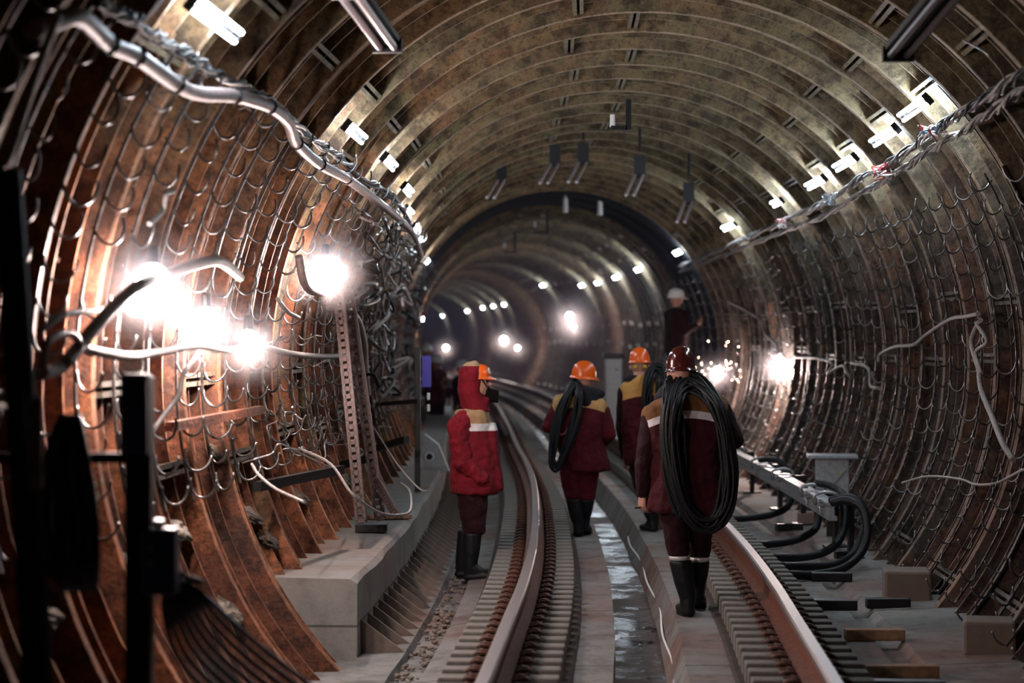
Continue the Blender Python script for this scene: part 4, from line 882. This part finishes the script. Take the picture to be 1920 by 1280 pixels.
blob('jacket', [[(J(1178,728,0), (.08,.12,.08)), (J(1236,728,0), (.08,.12,.08)), (J(1205,712,0), (.14,.10,.05)), (J(1205,800,-.02), (.22,.15,.10))], [(J(1205,800,-.02), (.22,.15,.10)), (J(1212,870,0), (.22,.17,.03))]], MJ4, rt, .011, 4, .035, .10)
blob('sleeve', chain((J(1172,735,0), (.075,.085,.075)), (J(1168,805,0), (.072,.07,.06)), (J(1173,855,.09), (.052,.055,.04))), M['maroon_dark'], rt, .011, 4, .02, .07)
blob('sleeve', chain((J(1240,738,0), (.075,.085,.075)), (J(1250,790,0), (.07,.07,.06)), (J(1238,760,.18), (.055,.055,.05))), M['maroon'], rt, .011, 4, .02, .07)
blob('collar', [[(J(1188,712,.0), (.10,.09,.05)), (J(1213,712,.0), (.10,.09,.05)), (J(1200,728,-.07), (.12,.05,.03))]], M['darkcollar'], rt, .011, 4, .02, .06)
blob('trousers', [[(J(1200,880,0), (.11,.12,.08)), (J(1214,940,0), (.085,.085,.04))], [(J(1228,880,.02), (.11,.12,.08)), (J(1236,940,.1), (.085,.085,.04))], [(J(1202,870,0), .11), (J(1226,870,0), .11)]], M['maroon_dark'], rt, .011, 4, .025, .08)
boot(rt, J(1217,945,.0), Vector((J(1224,998,0).x, 0, 0)), Vector((J(1224,998,0).x-.08, .24, 0)))
boot(rt, J(1238,945,.1), J(1240,985,.25), J(1240,990,.5))
helmet(rt, hd+Vector((0,-.0,.012)), (.098,.12,.145), M['orange'], (-.06,0,.1))
bm = bmesh.new()
for q in (-.045,.045): box(bm, hd+Vector((q,-.096,-.022)), (.035,.012,.028), None, 0, .004)
obj('helmet_buckles', bm, M['yellow'], rt)
coil('cable_coil', 'black cable coil over the right shoulder of the worker behind', m.loc, J(1226,730,-.14), .07, .20, -.2, 12, .045, .012, lambda X, Z: -.03+max(0, Z-.1)*1.3, .012)
# --- small far workers in white helmets
def far_worker(label, x, y, p, face, jacket='maroon', hat='whitehat', group=None):
    d = F/p; loc = Vector(((x-960)/p, d, CAMZ-(y-YH)/p-1.74)); t = thing('person', label, 'person', loc, face, group)
    V = Vector; body = [[(V((0,0,1.58)), (.08,.098,.11)), (V((0,.02,1.53)), .06)], [(V((0,0,1.5)), .055), (V((0,0,1.38)), .07)], [(V((-.17,0,1.36)), .05), (V((.17,0,1.36)), .05), (V((0,0,.95)), (.13,.09,.08))],
        [(V((-.09,0,.9)), .085), (V((-.1,.02,.5)), .055)], [(V((.09,0,.9)), .085), (V((.1,-.02,.5)), .055)], [(V((-.1,.02,.5)), .055), (V((-.1,0,.08)), .04)], [(V((.1,-.02,.5)), .055), (V((.1,0,.08)), .04)],
        [(V((-.2,0,1.34)), .05), (V((-.25,0,1.08)), .04)], [(V((-.25,0,1.08)), .04), (V((-.2,.16,.92)), .03)], [(V((.2,0,1.34)), .05), (V((.26,.02,1.1)), .04)], [(V((.26,.02,1.1)), .04), (V((.18,.24,1.2)), .03)], [(V((0,.1,1.56)), .015), (V((0,.09,1.6)), .01)]]
    body += hand(V((-.2,.16,.92)), (0,.3,-1), (.8,.3,0), .5) + hand(V((.18,.24,1.2)), (-.2,.8,.5), (-.8,0,.3), .5)
    blob('body', body, M['skin'], t, .011, 2)
    blob('jacket', [[(V((-.17,0,1.36)), (.08,.12,.08)), (V((.17,0,1.36)), (.08,.12,.08)), (V((0,0,1.42)), (.12,.1,.05)), (V((0,0,1.05)), (.21,.16,.08))], [(V((0,0,1.05)), (.21,.16,.08)), (V((0,0,.80)), (.22,.17,.03))]], M[jacket], t, .016, 4, .03)
    blob('sleeve', chain((V((-.2,0,1.34)), .075), (V((-.25,0,1.08)), .065), (V((-.2,.15,.94)), .05)), M[jacket], t, .016, 3)
    blob('sleeve', chain((V((.2,0,1.34)), .075), (V((.26,.02,1.1)), .065), (V((.18,.22,1.19)), .05)), M[jacket], t, .016, 3)
    blob('trousers', chain((V((-.09,0,.88)), .11), (V((-.1,.02,.48)), .08), (V((-.1,0,.3)), .07)) + chain((V((.09,0,.88)), .11), (V((.1,-.02,.48)), .08), (V((.1,0,.3)), .07)), M['maroon_dark'], t, .016, 3)
    boot(t, V((-.1,0,.32)), V((-.1,-.02,0)), V((-.12,.24,0)), vox=.014); boot(t, V((.1,0,.32)), V((.1,-.02,0)), V((.13,.24,0)), vox=.014)
    helmet(t, V((0,0,1.60)), (.11,.13,.14), M[hat]); return t
far_worker('blurred worker in a white helmet directly behind the blue-signed post', 800, 643, 97, 2.6)
far_worker('blurred worker in a white helmet bending lower, right of the blue-signed post', 818, 664, 99, -2.2)
far_worker('blurred worker in a white helmet just behind the red hood', 866, 674, 101, 2.0)
fw = far_worker('dark blurred worker in maroon high up on a step, behind the maroon helmet', 1268, 540, 128, -1.2, 'maroon_dark', 'whitehat')
t = thing('work_platform', 'dark trestle carrying the raised worker by the right wall', 'trestle', Vector((fw.location.x, fw.location.y, 0)))
zt = fw.location.z-.012
bm = bmesh.new(); box(bm, (0,0,zt-.03), (.7,.6,.06)); obj('platform_deck', bm, M['wood'], t)
for sx in (-.3,.3):
    for sy in (-.25,.25):
        bm = bmesh.new(); box(bm, (sx,sy,(zt-.06)/2), (.05,.05,zt-.06)); obj('leg', bm, M['blackmetal'], t)
# pale cabinet far right of the middle
t = thing('cabinet', 'tall pale grey cabinet standing far down between the two orange helmets', 'cabinet', px(1150, 630+1.84*105, F/105))
bm = bmesh.new(); box(bm, (0,0,.72), (.30,.3,1.44), None, 0, .01); obj('cabinet_body', bm, M['greybox'], t)
bm = bmesh.new(); box(bm, (0,0,1.49), (.36,.36,.1), None, 0, .02); obj('cabinet_cap', bm, M['blackmetal'], t)
bm = bmesh.new(); box(bm, (0,-.16,.75), (.24,.012,1.2)); obj('cabinet_door', bm, M['greybox'], t)
bm = bmesh.new(); cyl(bm, (.05,-.175,1.25), (.05,-.16,1.25), .02); obj('lock', bm, M['black'], t)
# ------------------------------------------------------------------ haze
def haze(name, dens, col, a, b, label):
    m = bpy.data.materials.new(name); m.use_nodes = True; N, K = nt(m); N.clear()
    o_ = N.new('ShaderNodeOutputMaterial'); v = N.new('ShaderNodeVolumeScatter'); v.inputs['Color'].default_value = (*col, 1); v.inputs['Density'].default_value = dens; v.inputs['Anisotropy'].default_value = .3
    K.new(v.outputs[0], o_.inputs['Volume'])
    prof = [(2.5*math.cos(t), CZ+2.5*math.sin(t)) for t in [k*PI/12 for k in range(24)]]
    o = sweep(name, prof, a, b, 4, m); tag(o, label, 'haze', kind='stuff'); return o
haze('smoke_haze', .0025, (.78,.66,1.0), 30, 200, 'thin purplish smoke haze filling the far part of the tunnel')
bm = bmesh.new()
for k in range(46):
    a_, r_ = R.uniform(-.6, 3.6), R.uniform(.1, .75)*R.random()**.4
    bmesh.ops.create_icosphere(bm, subdivisions=1, radius=R.uniform(.004,.011), matrix=Matrix.Translation(WL[5]+Vector((math.cos(a_)*r_, R.uniform(-.3,.2), math.sin(a_)*r_))))
tag(obj('sparks', bm, emis('hot_spark', (1,.62,.45), 25)), 'spray of tiny glowing sparks around the sparking light by the maroon helmet', 'sparks', kind='stuff')
def halo(q, r, dens, label):  # glow volume added around a lamp to imitate lens glare
    m = bpy.data.materials.new('fume'); m.use_nodes = True; N, K = nt(m); N.clear()
    o_ = N.new('ShaderNodeOutputMaterial'); v = N.new('ShaderNodeVolumeScatter'); v.inputs['Color'].default_value = (1,.93,.97,1)
    tc = N.new('ShaderNodeTexCoord'); ln = N.new('ShaderNodeVectorMath'); ln.operation = 'LENGTH'; K.new(tc.outputs['Object'], ln.inputs[0])
    f = math_(N, K, 'SUBTRACT', 1, math_(N, K, 'DIVIDE', ln.outputs['Value'], r), True); f = math_(N, K, 'MULTIPLY', math_(N, K, 'POWER', f, 1.5), dens)
    K.new(f, v.inputs['Density']); K.new(v.outputs[0], o_.inputs['Volume'])
    bm = bmesh.new(); bmesh.ops.create_icosphere(bm, subdivisions=3, radius=r); o = obj('lamp_fume', bm, m); o.location = q; tag(o, label, 'smoke', kind='stuff')
for i, q in enumerate(WL):
    halo(q, (.33 if i < 3 else .38) if i < 6 else .8, (.32 if i < 3 else .34) if i < 6 else .16, 'thin bright fume hanging around the %s' % ['upper left work lamp','middle left work lamp','smallest left work lamp','lone work lamp over the uprights','right wall work lamp','sparking light by the maroon helmet','upper lamp of the far pair','lower lamp of the far pair','far left lamp over the hard hat brim','far right lamp over the hard hat brim','farthest lamp by the blue sign'][i])
# ------------------------------------------------------------------ world, camera, view
w_ = bpy.data.worlds.new('World'); bpy.context.scene.world = w_; w_.use_nodes = True
w_.node_tree.nodes['Background'].inputs[0].default_value = (.35,.42,.55,1); w_.node_tree.nodes['Background'].inputs[1].default_value = .0015
# camera looking down the tunnel
cam = bpy.data.cameras.new('Camera'); co = bpy.data.objects.new('Camera', cam); C.objects.link(co); bpy.context.scene.camera = co
cam.sensor_width = 36; cam.lens = F/1920*36; co.location = (0,0,CAMZ); co.rotation_euler = (PI/2-(640-YH)/F, 0, 0)
cam.clip_end = 500; cam.dof.use_dof = True; cam.dof.focus_distance = 15.0; cam.dof.aperture_fstop = 1.8
sc = bpy.context.scene
sc.view_settings.view_transform = 'Standard'; sc.view_settings.look = 'None'; sc.view_settings.gamma = 1; sc.view_settings.use_curve_mapping = False
sc.view_settings.exposure = 0.0
sc.cycles.use_denoising = True; sc.cycles.max_bounces = 6; sc.cycles.diffuse_bounces = 2; sc.cycles.denoising_prefilter = 'ACCURATE'; sc.cycles.volume_bounces = 0
sc.cycles.sample_clamp_indirect = 4; sc.cycles.volume_step_rate = 2; sc.cycles.volume_max_steps = 64
